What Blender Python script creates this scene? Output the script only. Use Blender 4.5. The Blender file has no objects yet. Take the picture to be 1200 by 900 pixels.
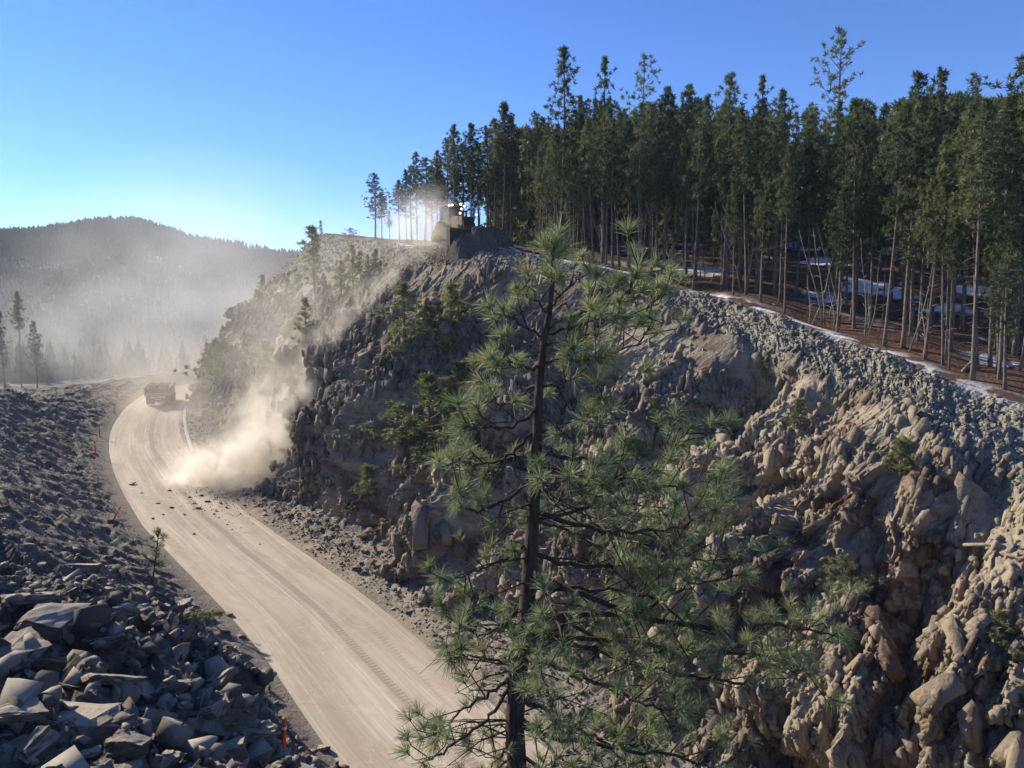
import bpy, bmesh, math, random
import numpy as np
from mathutils import Vector, Matrix, Euler
from mathutils.bvhtree import BVHTree

R = math.radians
random.seed(7)
rng = np.random.default_rng(11)
scene = bpy.context.scene
COL = scene.collection

# ------------------------------------------------------------ camera, world, sun
F = 901.0
PITCH = R(5.5)
CAM = Vector((0, 0, 22.0))
cd = bpy.data.cameras.new('camera')
cam = bpy.data.objects.new('camera', cd)
COL.objects.link(cam)
scene.camera = cam
cam.location = CAM
cam.rotation_euler = (R(90) - PITCH, 0, 0)
cd.sensor_width = 36.0
cd.lens = 36.0 * F / 1200.0
cd.clip_start = 0.1
cd.clip_end = 9000

SUN_AZ = R(-56)          # to the left of the view direction (+Y)
SUN_EL = R(29)
sdir = Vector((math.sin(SUN_AZ) * math.cos(SUN_EL), math.cos(SUN_AZ) * math.cos(SUN_EL), math.sin(SUN_EL)))
world = bpy.data.worlds.new('World')
scene.world = world
world.use_nodes = True
wn = world.node_tree.nodes
wl = world.node_tree.links
wn.clear()
wo = wn.new('ShaderNodeOutputWorld')
wb = wn.new('ShaderNodeBackground')
sk = wn.new('ShaderNodeTexSky')
sk.sky_type = 'NISHITA'
sk.sun_disc = False
sk.sun_elevation = SUN_EL
sk.sun_rotation = SUN_AZ
sk.altitude = 2200
sk.air_density = 0.85
sk.dust_density = 0.05
sk.ozone_density = 3.0
wb.inputs[1].default_value = 0.13
hs = wn.new('ShaderNodeHueSaturation')
hs.inputs['Saturation'].default_value = 1.2
hs.inputs['Hue'].default_value = 0.512
wl.new(sk.outputs[0], hs.inputs['Color'])
wl.new(hs.outputs[0], wb.inputs[0])
wl.new(wb.outputs[0], wo.inputs[0])

sl = bpy.data.lights.new('sun', 'SUN')
sl.energy = 5.0
sl.angle = R(0.5)
sl.color = (1.0, 0.89, 0.70)
so = bpy.data.objects.new('sun', sl)
COL.objects.link(so)
so.rotation_euler = sdir.to_track_quat('Z', 'Y').to_euler()

vs = scene.view_settings
vs.view_transform = 'Standard'
vs.look = 'None'
vs.exposure = 0.78
vs.gamma = 1
vs.use_curve_mapping = False
cy = scene.cycles
cy.use_denoising = True
try:
    cy.denoiser = 'OPENIMAGEDENOISE'
except Exception:
    pass
cy.max_bounces = 6
cy.diffuse_bounces = 3
cy.glossy_bounces = 2
cy.transmission_bounces = 2
cy.transparent_max_bounces = 6
cy.volume_bounces = 2
cy.volume_step_rate = 1.0
cy.volume_max_steps = 96
cy.sample_clamp_indirect = 4
cy.use_adaptive_sampling = True
cy.adaptive_threshold = 0.02


def at(px, py, d):
    """world point seen at photo pixel (1200x900) whose distance forward is d metres"""
    u = (px - 600) / F
    v = -(py - 450) / F
    x = u
    y = math.cos(PITCH) + v * math.sin(PITCH)
    z = -math.sin(PITCH) + v * math.cos(PITCH)
    k = d / y
    return Vector((CAM.x + x * k, CAM.y + y * k, CAM.z + z * k))


def pix(p):
    d = Vector(p) - CAM
    cf = d.y * math.cos(PITCH) - d.z * math.sin(PITCH)
    cu = d.y * math.sin(PITCH) + d.z * math.cos(PITCH)
    if cf <= 0.01:
        return None
    return (600 + F * d.x / cf, 450 - F * cu / cf)


# ------------------------------------------------------------ numpy noise
def _h(ix, iy, iz=0):
    n = (ix.astype(np.int64) * 374761393 + iy.astype(np.int64) * 668265263 + np.asarray(iz, dtype=np.int64) * 2147483647 % 1000003 * 1013904223)
    n = (n ^ (n >> 13)) * 1274126177
    n = n & 0x7fffffff
    n = (n ^ (n >> 16)) * 1103515245 & 0x7fffffff
    return n / 2147483647.0


def noise2(x, y, seed=0):
    ix = np.floor(x); iy = np.floor(y)
    fx = x - ix; fy = y - iy
    ux = fx * fx * fx * (fx * (fx * 6 - 15) + 10)
    uy = fy * fy * fy * (fy * (fy * 6 - 15) + 10)

    def g(ax, ay, dx, dy):
        a = _h(ax, ay, seed) * 6.2831853
        return np.cos(a) * dx + np.sin(a) * dy
    n00 = g(ix, iy, fx, fy); n10 = g(ix + 1, iy, fx - 1, fy)
    n01 = g(ix, iy + 1, fx, fy - 1); n11 = g(ix + 1, iy + 1, fx - 1, fy - 1)
    return ((n00 * (1 - ux) + n10 * ux) * (1 - uy) + (n01 * (1 - ux) + n11 * ux) * uy) * 1.5


def fbm(x, y, oct=4, seed=0, gain=0.5):
    a = 1.0; s = 0; t = 0
    for o in range(oct):
        s = s + a * noise2(x * 2 ** o + o * 17.3, y * 2 ** o - o * 9.1, seed + o)
        t += a; a *= gain
    return s / t


def ridged(x, y, oct=3, seed=0):
    a = 1.0; s = 0; t = 0
    for o in range(oct):
        n = 1 - np.abs(noise2(x * 2 ** o + o * 7.7, y * 2 ** o + o * 3.3, seed + o)) * 1.6
        s = s + a * n * np.abs(n); t += a; a *= 0.5
    return s / t


def voro(x, y, seed=0):
    """facetted cells: returns (tilted plane height of the nearest cell, F2-F1, cell random)"""
    ix = np.floor(x); iy = np.floor(y)
    d1 = np.full(x.shape, 9.0); d2 = np.full(x.shape, 9.0)
    hh = np.zeros(x.shape); cr = np.zeros(x.shape)
    for a in (-1, 0, 1):
        for b in (-1, 0, 1):
            cx = ix + a; cyy = iy + b
            qx = cx + _h(cx, cyy, seed + 1); qy = cyy + _h(cx, cyy, seed + 2)
            dx = x - qx; dy = y - qy
            d = dx * dx + dy * dy
            m = d < d1
            r = _h(cx, cyy, seed + 3); t1 = _h(cx, cyy, seed + 4) - .5; t2 = _h(cx, cyy, seed + 5) - .5
            d2 = np.where(m, d1, np.minimum(d2, d))
            hh = np.where(m, r + dx * t1 * 1.9 + dy * t2 * 1.9, hh)
            cr = np.where(m, r, cr)
            d1 = np.where(m, d, d1)
    return hh, np.sqrt(d2) - np.sqrt(d1), cr


def sstep(a, b, x):
    t = np.clip((x - a) / (b - a), 0, 1)
    return t * t * (3 - 2 * t)


# ------------------------------------------------------------ object helpers
def link(o, parent=None):
    COL.objects.link(o)
    if parent is not None:
        o.parent = parent
    return o


def tag(o, label=None, cat=None, group=None, kind=None):
    if label: o['label'] = label
    if cat: o['category'] = cat
    if group: o['group'] = group
    if kind: o['kind'] = kind
    return o


def empty(name, loc=(0, 0, 0), rz=0.0):
    e = bpy.data.objects.new(name, None)
    e.empty_display_size = 0.3
    e.location = loc
    e.rotation_euler = (0, 0, rz)
    COL.objects.link(e)
    return e


def raw_mesh(name, V, Fc, mat=None, parent=None, smooth=False):
    """V (n,3) array, Fc (m,3|4) int array"""
    V = np.asarray(V, dtype=np.float32); Fc = np.asarray(Fc, dtype=np.int32)
    me = bpy.data.meshes.new(name)
    k = Fc.shape[1]
    me.vertices.add(len(V)); me.vertices.foreach_set('co', V.ravel())
    me.loops.add(Fc.size); me.loops.foreach_set('vertex_index', Fc.ravel())
    me.polygons.add(len(Fc))
    me.polygons.foreach_set('loop_start', np.arange(0, Fc.size, k, dtype=np.int32))
    me.polygons.foreach_set('loop_total', np.full(len(Fc), k, dtype=np.int32))
    if smooth:
        me.polygons.foreach_set('use_smooth', np.ones(len(Fc), dtype=bool))
    me.update(calc_edges=True)
    me.validate()
    if mat: me.materials.append(mat)
    o = bpy.data.objects.new(name, me)
    link(o, parent)
    return o


def grid_faces(nu, nv):
    i = np.arange(nu - 1)[:, None] * nv + np.arange(nv - 1)[None, :]
    i = i.ravel()
    return np.stack([i, i + nv, i + nv + 1, i + 1], 1)


def add_attr(o, name, arr):
    a = o.data.attributes.new(name, 'FLOAT', 'POINT')
    a.data.foreach_set('value', np.asarray(arr, dtype=np.float32).ravel())


def add_uv(o, U, Vv):
    me = o.data
    uv = me.uv_layers.new(name='UVMap')
    li = np.empty(len(me.loops), dtype=np.int32)
    me.loops.foreach_get('vertex_index', li)
    c = np.stack([U.ravel()[li], Vv.ravel()[li]], 1).astype(np.float32)
    uv.data.foreach_set('uv', c.ravel())


class MB:
    """collects boxes, tubes and prisms that make up ONE part"""
    def __init__(s):
        s.v = []; s.f = []

    def add(s, vs, fs):
        n = len(s.v)
        s.v += [tuple(v) for v in vs]
        s.f += [tuple(i + n for i in f) for f in fs]

    def box(s, c, size, rot=None):
        a, b, d = size[0] / 2, size[1] / 2, size[2] / 2
        vs = [Vector((x, y, z)) for x in (-a, a) for y in (-b, b) for z in (-d, d)]
        if rot is not None:
            m = Euler(rot).to_matrix(); vs = [m @ v for v in vs]
        c = Vector(c)
        s.add([v + c for v in vs], [(0, 1, 3, 2), (4, 6, 7, 5), (0, 4, 5, 1), (2, 3, 7, 6), (0, 2, 6, 4), (1, 5, 7, 3)])

    def prism(s, pts, y0, y1, axis='y'):
        """polygon pts (a,b) extruded along an axis between y0 and y1"""
        n = len(pts)
        def mk(p, q):
            if axis == 'y': return (p[0], q, p[1])
            if axis == 'x': return (q, p[0], p[1])
            return (p[0], p[1], q)
        vs = [mk(p, y0) for p in pts] + [mk(p, y1) for p in pts]
        fs = [tuple(range(n)), tuple(range(2 * n - 1, n - 1, -1))]
        fs += [(i, i + n, (i + 1) % n + n, (i + 1) % n) for i in range(n)]
        s.add(vs, fs)

    def tube(s, pts, rad, sides=6, cap=True):
        n0 = len(s.v)
        pts = [Vector(p) for p in pts]
        up = None
        for i, p in enumerate(pts):
            if i == 0: d = pts[1] - pts[0]
            elif i == len(pts) - 1: d = pts[-1] - pts[-2]
            else: d = pts[i + 1] - pts[i - 1]
            if d.length < 1e-9: d = Vector((0, 0, 1))
            d.normalize()
            if up is None:
                a = Vector((1, 0, 0)) if abs(d.x) < .8 else Vector((0, 1, 0))
            else:
                a = up
            a = (a - d * a.dot(d))
            if a.length < 1e-6: a = d.orthogonal()
            a.normalize(); up = a
            b = d.cross(a)
            r = rad[i] if hasattr(rad, '__len__') else rad
            for k in range(sides):
                t = 2 * math.pi * k / sides
                s.v.append(tuple(p + (a * math.cos(t) + b * math.sin(t)) * r))
        for i in range(len(pts) - 1):
            for k in range(sides):
                a0 = n0 + i * sides + k; b0 = n0 + i * sides + (k + 1) % sides
                s.f.append((a0, b0, b0 + sides, a0 + sides))
        if cap:
            s.f.append(tuple(n0 + k for k in range(sides))[::-1])
            e = n0 + (len(pts) - 1) * sides
            s.f.append(tuple(e + k for k in range(sides)))

    def build(s, name, mat, parent=None, smooth=False, bevel=0, loc=None):
        me = bpy.data.meshes.new(name)
        me.from_pydata(s.v, [], s.f)
        me.validate()
        if bevel:
            bm = bmesh.new(); bm.from_mesh(me)
            bmesh.ops.recalc_face_normals(bm, faces=bm.faces)
            bmesh.ops.bevel(bm, geom=list(bm.edges), offset=bevel, segments=1, affect='EDGES', clamp_overlap=True)
            bm.to_mesh(me); bm.free()
        if smooth:
            for p in me.polygons: p.use_smooth = True
        me.materials.append(mat)
        o = bpy.data.objects.new(name, me)
        if loc is not None: o.location = loc
        return link(o, parent)


# ------------------------------------------------------------ materials
class NT:
    def __init__(s, name):
        s.m = bpy.data.materials.new(name); s.m.use_nodes = True
        s.n = s.m.node_tree.nodes; s.l = s.m.node_tree.links; s.n.clear()
        s.out = s.n.new('ShaderNodeOutputMaterial')

    def new(s, t, **kw):
        n = s.n.new(t)
        for k, v in kw.items():
            if hasattr(n, k): setattr(n, k, v)
        return n

    def put(s, sock, val):
        if isinstance(val, bpy.types.NodeSocket): s.l.new(val, sock)
        elif isinstance(val, (tuple, list)) and sock.type == 'RGBA' and len(val) == 3: sock.default_value = (*val, 1)
        else: sock.default_value = val

    def coord(s, kind='Object'):
        return s.new('ShaderNodeTexCoord').outputs[kind]

    def pos(s):
        return s.new('ShaderNodeNewGeometry').outputs['Position']

    def scale(s, v, sc, rot=(0, 0, 0)):
        m = s.new('ShaderNodeMapping'); s.put(m.inputs['Vector'], v)
        m.inputs['Scale'].default_value = sc; m.inputs['Rotation'].default_value = rot
        return m.outputs[0]

    def noise(s, v, scale, detail=4, rough=0.55, dist=0.0):
        n = s.new('ShaderNodeTexNoise'); s.put(n.inputs['Vector'], v)
        n.inputs['Scale'].default_value = scale; n.inputs['Detail'].default_value = detail
        n.inputs['Roughness'].default_value = rough; n.inputs['Distortion'].default_value = dist
        return n.outputs['Fac']

    def vor(s, v, scale, feature='F1', out='Distance'):
        n = s.new('ShaderNodeTexVoronoi', feature=feature); s.put(n.inputs['Vector'], v)
        n.inputs['Scale'].default_value = scale
        return n.outputs[out]

    def ramp(s, fac, stops):
        r = s.new('ShaderNodeValToRGB'); s.put(r.inputs[0], fac)
        e = r.color_ramp.elements
        while len(e) < len(stops): e.new(0.5)
        for i, (p, c) in enumerate(stops):
            e[i].position = p
            e[i].color = (c, c, c, 1) if not hasattr(c, '__len__') else (*c, 1)
        return r.outputs[0]

    def mix(s, fac, a, b, blend='MIX'):
        m = s.new('ShaderNodeMix', data_type='RGBA', blend_type=blend)
        s.put(m.inputs[0], fac); s.put(m.inputs[6], a); s.put(m.inputs[7], b)
        return m.outputs[2]

    def math(s, op, a, b=0.0, c=None, clamp=False):
        m = s.new('ShaderNodeMath', operation=op, use_clamp=clamp)
        s.put(m.inputs[0], a); s.put(m.inputs[1], b)
        if c is not None: s.put(m.inputs[2], c)
        return m.outputs[0]

    def attr(s, name):
        return s.new('ShaderNodeAttribute', attribute_name=name).outputs['Fac']

    def bump(s, h, strength=0.5, dist=0.1, normal=None):
        b = s.new('ShaderNodeBump'); s.put(b.inputs['Height'], h)
        b.inputs['Strength'].default_value = strength; b.inputs['Distance'].default_value = dist
        if normal is not None: s.put(b.inputs['Normal'], normal)
        return b.outputs[0]

    def bsdf(s, color, rough=0.9, normal=None, metal=0.0, spec=0.25, **kw):
        p = s.new('ShaderNodeBsdfPrincipled')
        s.put(p.inputs['Base Color'], color); s.put(p.inputs['Roughness'], rough)
        p.inputs['Metallic'].default_value = metal
        p.inputs['Specular IOR Level'].default_value = spec
        if normal is not None: s.put(p.inputs['Normal'], normal)
        for k, v in kw.items(): s.put(p.inputs[k.replace('_', ' ')], v)
        s.l.new(p.outputs[0], s.out.inputs[0])
        return p


def simple(name, col, rough=0.6, metal=0.0, var=0.25, sc=6.0, emit=None):
    t = NT(name)
    n = t.noise(t.coord(), sc, 5)
    c = t.mix(n, tuple(max(0, x * (1 - var)) for x in col), tuple(min(1, x * (1 + var)) for x in col))
    kw = {}
    p = t.bsdf(c, rough, None, metal)
    if emit:
        p.inputs['Emission Color'].default_value = (*emit[0], 1)
        p.inputs['Emission Strength'].default_value = emit[1]
    return t.m


def sunlit_dusty_top(t, c, n, col=(0.46, 0.40, 0.31), lo=.45, amt=.75):
    """pale up-facing faces: sunlit tops put into the colour, plus settled rock flour"""
    sp = t.new('ShaderNodeSeparateXYZ'); t.l.new(t.new('ShaderNodeNewGeometry').outputs['True Normal'], sp.inputs[0])
    f = t.math('ADD', sp.outputs[2], t.math('MULTIPLY', t.math('SUBTRACT', n, .5), .5))
    f = t.math('MULTIPLY', t.ramp(f, [(lo, 0), (min(1, lo + .3), 1)]), amt)  # upward faces get painted-in sun brightness along with the dust tone
    return t.mix(f, c, col)


def make_rock_terrain(name, base_lo, base_hi, warm, use_attrs=True, obj=False):
    t = NT(name)
    p = t.coord() if obj else t.pos()
    n1 = t.noise(p, 0.13, 5, 0.6)
    n2 = t.noise(p, 1.3, 6, 0.65)
    n3 = t.noise(p, 9.0, 6, 0.7)
    c = t.mix(t.ramp(n1, [(0.35, 0), (0.65, 1)]), base_lo, base_hi)
    c = t.mix(t.ramp(n2, [(0.38, 0), (0.68, 1)]), c, warm)
    c = t.mix(t.math('MULTIPLY', t.ramp(n3, [(0.35, 1), (0.6, 0)]), 0.55), c, tuple(x * 0.5 for x in base_lo))
    c = sunlit_dusty_top(t, c, n3, (0.38, 0.325, 0.245), amt=.35, lo=.62)
    rb_ = t.attr('rnd')
    c = t.mix(t.math('MULTIPLY', t.ramp(rb_, [(.05, 0), (.5, 1)]), .35), c, tuple(x * .55 for x in base_lo))
    c = t.mix(t.math('MULTIPLY', t.ramp(rb_, [(.6, 0), (1, 1)]), .6), c, tuple(x * 1.1 for x in warm))
    if use_attrs:
        grit = t.attr('band')
        c = t.mix(grit, c, t.mix(n3, (0.17, 0.16, 0.125), (0.36, 0.335, 0.26)))
        c = t.mix(t.attr('tan'), c, t.mix(n3, (0.21, 0.175, 0.125), (0.42, 0.35, 0.25)))
        c = t.mix(t.attr('duff'), c, t.mix(n3, (0.06, 0.038, 0.027), (0.165, 0.092, 0.06)))
        sn = t.attr('snow')
        c = t.mix(sn, c, (0.82, 0.84, 0.88))
    h = t.math('ADD', t.math('MULTIPLY', t.noise(p, 2.2, 8, 0.72), 1.0), t.math('MULTIPLY', t.vor(p, 3.2), 0.45))
    nb = t.bump(h, 0.6, 0.2)
    nb = t.bump(t.math('ADD', t.noise(p, 11, 6, 0.8), t.math('MULTIPLY', t.vor(p, 7.0), .6)), 0.8, 0.05, nb)
    t.bsdf(c, 0.95, nb, spec=0.12)
    return t.m


M_cliff = make_rock_terrain('cliff_rock', (0.085, 0.080, 0.072), (0.18, 0.16, 0.135), (0.28, 0.235, 0.18))
M_bank = make_rock_terrain('bank_rubble', (0.08, 0.077, 0.07), (0.135, 0.125, 0.11), (0.20, 0.18, 0.15), False)


def make_boulder_mat():
    t = NT('boulder_stone')
    p = t.coord()
    rnd = t.new('ShaderNodeObjectInfo').outputs['Random']
    n1 = t.noise(p, 1.1, 6, 0.65)
    n3 = t.noise(t.scale(p, (3, 3, 14)), 1.6, 6, 0.7)
    g = t.mix(rnd, (0.055, 0.054, 0.052), (0.21, 0.165, 0.12))
    c = t.mix(t.math('MULTIPLY', t.ramp(n1, [(0.45, 0), (0.7, 1)]), .7), g, (0.28, 0.225, 0.165))
    c = t.mix(t.math('MULTIPLY', t.ramp(n3, [(0.3, 1), (0.55, 0)]), 0.5), c, (0.08, 0.08, 0.085))
    c = sunlit_dusty_top(t, c, n1, (0.46, 0.395, 0.30), .58, .75)
    nb = t.bump(t.math('ADD', t.noise(t.scale(p, (1, 1, 5)), 1.8, 8, 0.75), t.math('MULTIPLY', t.vor(p, 2.5), 0.3)), 0.9, 0.16)
    nb = t.bump(t.noise(p, 22, 5, 0.7), 0.35, 0.02, nb)
    t.bsdf(c, 0.85, nb, spec=0.25)
    return t.m


M_boulder = make_boulder_mat()


def make_rubble_mat(name, a, b):
    t = NT(name)
    p = t.pos()
    v = t.attr('rnd')
    c = t.mix(v, a, b)
    c = t.mix(t.math('MULTIPLY', t.noise(p, 5, 5, .7), 0.5), c, tuple(x * 0.6 for x in a))
    c = sunlit_dusty_top(t, c, v, tuple(min(1, x * 1.5) for x in b), .65, .4)
    nb = t.bump(t.noise(p, 12, 5, .7), 0.4, 0.03)
    t.bsdf(c, 0.92, nb, spec=0.15)
    return t.m


M_rub_dark = make_rubble_mat('rubble_dark', (0.075, 0.070, 0.062), (0.27, 0.24, 0.20))
M_rub_tan = make_rubble_mat('rubble_tan', (0.11, 0.10, 0.08), (0.29, 0.255, 0.20))


def make_road_mat():
    t = NT('road_dust')
    uv = t.new('ShaderNodeUVMap').outputs[0]      # u = metres along, v = metres across
    sep = t.new('ShaderNodeSeparateXYZ'); t.put(sep.inputs[0], uv)
    U, V = sep.outputs[0], sep.outputs[1]
    wob = t.math('MULTIPLY', t.math('SUBTRACT', t.noise(t.scale(uv, (0.03, 0, 0)), 1, 2), 0.5), 1.6)
    Vw = t.math('ADD', V, wob)
    cmb = t.new('ShaderNodeCombineXYZ'); t.put(cmb.inputs[0], U); t.put(cmb.inputs[1], Vw)
    W = cmb.outputs[0]
    base = t.mix(t.ramp(t.noise(t.scale(W, (0.03, 0.35, 1)), 1, 4, .6), [(0.35, 0), (0.65, 1)]), (0.37, 0.31, 0.235), (0.52, 0.445, 0.345))
    st = t.noise(t.scale(W, (0.05, 2.4, 1)), 1, 6, .65)
    base = t.mix(t.math('MULTIPLY', t.ramp(st, [(0.50, 0), (0.70, 1)]), 0.55), base, (0.67, 0.60, 0.50))
    st2 = t.noise(t.scale(W, (0.035, 5.0, 1), ), 1.3, 5, .7)
    base = t.mix(t.math('MULTIPLY', t.ramp(st2, [(0.32, 1), (0.48, 0)]), 0.65), base, (0.33, 0.27, 0.205))
    base = t.mix(t.math('MULTIPLY', t.ramp(t.noise(uv, 0.8, 6, .7), [(0.5, 0), (0.75, 1)]), 0.25), base, (0.36, 0.30, 0.23))
    base = t.mix(t.math('MULTIPLY', t.ramp(t.noise(t.scale(uv, (.12, .5, 1)), 1, 5, .65, .8), [(.48, 0), (.62, 1)]), .35), base, (0.31, 0.245, 0.17))
    base = t.mix(t.math('MULTIPLY', t.ramp(t.noise(t.scale(uv, (.5, .6, 1)), 1.3, 6, .7, 1.5), [(.55, 0), (.7, 1)]), .3), base, (0.66, 0.58, 0.46))
    # crawler track print: a band with cross bars
    def band(c, w):
        d = t.math('ABSOLUTE', t.math('SUBTRACT', Vw, c))
        return t.math('LESS_THAN', d, w)
    bars = t.math('GREATER_THAN', t.math('SINE', t.math('MULTIPLY', U, 17.0)), -0.1)
    trk = t.math('MULTIPLY', band(0.75, 0.24), bars)
    trk2 = t.math('MULTIPLY', band(2.75, 0.2), t.math('GREATER_THAN', t.math('SINE', t.math('MULTIPLY', U, 15.0)), 0.0))
    trk2 = t.math('MULTIPLY', trk2, t.ramp(t.noise(t.scale(uv, (0.06, 0, 0)), 1, 1), [(0.45, 0), (0.55, 1)]))
    tk = t.math('MAXIMUM', trk, t.math('MULTIPLY', trk2, 0.6))
    brk = t.ramp(t.noise(uv, 1.4, 3), [(0.3, 0.25), (0.55, 1)])
    tk = t.math('MULTIPLY', tk, brk)
    base = t.mix(t.math('MULTIPLY', tk, 0.7), base, (0.25, 0.20, 0.15))
    base = t.mix(t.math('MULTIPLY', band(0.75, 0.32), 0.4), base, (0.30, 0.25, 0.19))
    # remains of the painted centre line
    ln = t.math('MULTIPLY', band(-0.05, 0.06), t.ramp(t.noise(t.scale(uv, (0.10, 0, 0)), 1, 2, .5), [(0.44, 0), (0.52, 1)]))
    base = t.mix(t.math('MULTIPLY', ln, 0.28), base, (0.78, 0.76, 0.72))
    h = t.math('ADD', t.math('MULTIPLY', st2, 0.5), t.math('MULTIPLY', tk, -0.7))
    h = t.math('ADD', h, t.math('MULTIPLY', t.noise(uv, 3, 6, .7), 0.5))
    nb = t.bump(h, 0.5, 0.04)
    nb = t.bump(t.noise(uv, 18, 4, .7), 0.35, 0.012, nb)
    t.bsdf(base, 0.95, nb, spec=0.1)
    return t.m


M_road = make_road_mat()


def make_foliage(name, a, b, trans=0.35, spec=0.15):
    t = NT(name)
    rnd = t.new('ShaderNodeObjectInfo').outputs['Random']
    v = t.attr('rnd')
    f = t.math('ADD', t.math('MULTIPLY', rnd, 0.45), t.math('MULTIPLY', v, 0.6), clamp=True)
    c = t.mix(f, a, b)
    if name == 'needles':
        c = t.mix(t.ramp(v, [(.90, 0), (.92, 1)]), c, (.26, .155, .075))
    d = t.new('ShaderNodeBsdfPrincipled'); t.put(d.inputs['Base Color'], c)
    d.inputs['Roughness'].default_value = 0.55; d.inputs['Specular IOR Level'].default_value = spec
    tr = t.new('ShaderNodeBsdfTranslucent'); t.put(tr.inputs[0], c)
    mx = t.new('ShaderNodeMixShader'); mx.inputs[0].default_value = trans
    t.l.new(d.outputs[0], mx.inputs[1]); t.l.new(tr.outputs[0], mx.inputs[2])
    t.l.new(mx.outputs[0], t.out.inputs[0])
    return t.m


M_needle_far = make_foliage('pine_foliage', (0.035, 0.058, 0.028), (0.20, 0.225, 0.095))
M_needle_shrub = make_foliage('shrub_foliage', (0.11, 0.14, 0.055), (0.30, 0.32, 0.13))
M_needle_near = make_foliage('needles', (0.095, 0.14, 0.060), (0.35, 0.385, 0.185), 0.38, .5)
M_hillwood = make_foliage('hill_wood', (0.014, 0.022, 0.016), (0.036, 0.042, 0.026), 0.0, 0.0)


def make_bark(name, a, b, sc=1.0):
    t = NT(name)
    p = t.coord()
    n = t.noise(t.scale(p, (9 * sc, 9 * sc, 1.6 * sc)), 1.2, 6, .7)
    c = t.mix(t.ramp(n, [(0.35, 0), (0.65, 1)]), a, b)
    nb = t.bump(n, 0.8, 0.03)
    t.bsdf(c, 0.9, nb, spec=0.15)
    return t.m


M_bark = make_bark('bark_grey', (0.075, 0.058, 0.048), (0.22, 0.18, 0.15))
M_bark_dark = make_bark('bark_dark', (0.03, 0.024, 0.02), (0.115, 0.085, 0.065), 3)
M_dead = make_bark('dead_wood', (0.15, 0.125, 0.10), (0.34, 0.29, 0.235))

# ------------------------------------------------------------ road frame
CL = [(62, -51, -4.0), (38, -19, -2.6), (20.2, 4.8, -1.6), (8.2, 20.9, -0.8), (-3.8, 36.9, 0), (-13.2, 50.9, .7), (-25.3, 66, 1.7),
      (-32.2, 74.9, 2.3), (-45, 95, 3.3), (-56, 116.4, 4.3), (-63.2, 137, 5.6), (-68, 160, 5.7), (-62, 181, 5.7), (-40, 198, 5.8),
      (-10, 206, 6), (40, 215, 6), (100, 225, 6)]


def catmull(P, n_per):
    P = np.array(P, float)
    Q = np.concatenate([(2 * P[0] - P[1])[None], P, (2 * P[-1] - P[-2])[None]], 0)
    out = []
    npr = n_per if hasattr(n_per, '__len__') else [n_per] * (len(P) - 1)
    for i in range(len(P) - 1):
        p0, p1, p2, p3 = Q[i], Q[i + 1], Q[i + 2], Q[i + 3]
        t = np.linspace(0, 1, npr[i], endpoint=False)
        t = t.reshape((-1,) + (1,) * (P.ndim - 1))
        out.append(0.5 * ((2 * p1) + (-p0 + p2) * t + (2 * p0 - 5 * p1 + 4 * p2 - p3) * t ** 2 + (-p0 + 3 * p1 - 3 * p2 + p3) * t ** 3))
    out.append(P[-1:])
    return np.concatenate(out, 0)


cl = catmull(CL, 40)
for _ in range(60):
    cl[1:-1] = cl[1:-1] * 0.5 + (cl[:-2] + cl[2:]) * 0.25
seg = np.linalg.norm(np.diff(cl[:, :2], axis=0), axis=1)
S = np.concatenate([[0], np.cumsum(seg)])
SMAX = S[-1]


def road_frame(s):
    s = np.asarray(s, float)
    x = np.interp(s, S, cl[:, 0]); y = np.interp(s, S, cl[:, 1]); z = np.interp(s, S, cl[:, 2])
    e = 1.5
    dx = np.interp(s + e, S, cl[:, 0]) - np.interp(s - e, S, cl[:, 0])
    dy = np.interp(s + e, S, cl[:, 1]) - np.interp(s - e, S, cl[:, 1])
    L = np.sqrt(dx * dx + dy * dy)
    return x, y, z, dx / L, dy / L


def s_at_y(y):
    i = int(np.argmax(cl[:, 1] >= y))
    return S[i]


HW = 4.7


def road_point(s, l, dz=0.0):
    x, y, z, tx, ty = road_frame(s)
    return Vector((float(x + ty * l), float(y - tx * l), float(z + dz)))


# --- road sheet
ss = np.arange(0, SMAX, 0.5)
ll = np.linspace(-HW - 0.5, HW + 0.5, 45)
x, y, z, tx, ty = road_frame(ss)
SSg, LLg = np.meshgrid(ss, ll, indexing='ij')
P = np.stack([x[:, None] + ty[:, None] * ll, y[:, None] - tx[:, None] * ll,
              z[:, None] + 0 * ll - 0.0015 * ll ** 2 + 0.02 * fbm(SSg / 6, LLg / 1.2, 3, 5)], 2)
road = raw_mesh('road', P.reshape(-1, 3), grid_faces(len(ss), len(ll)), M_road, smooth=True)
add_uv(road, SSg, LLg)
tag(road, kind='structure')
ROADV = (P.reshape(-1, 3), grid_faces(len(ss), len(ll)))

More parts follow.
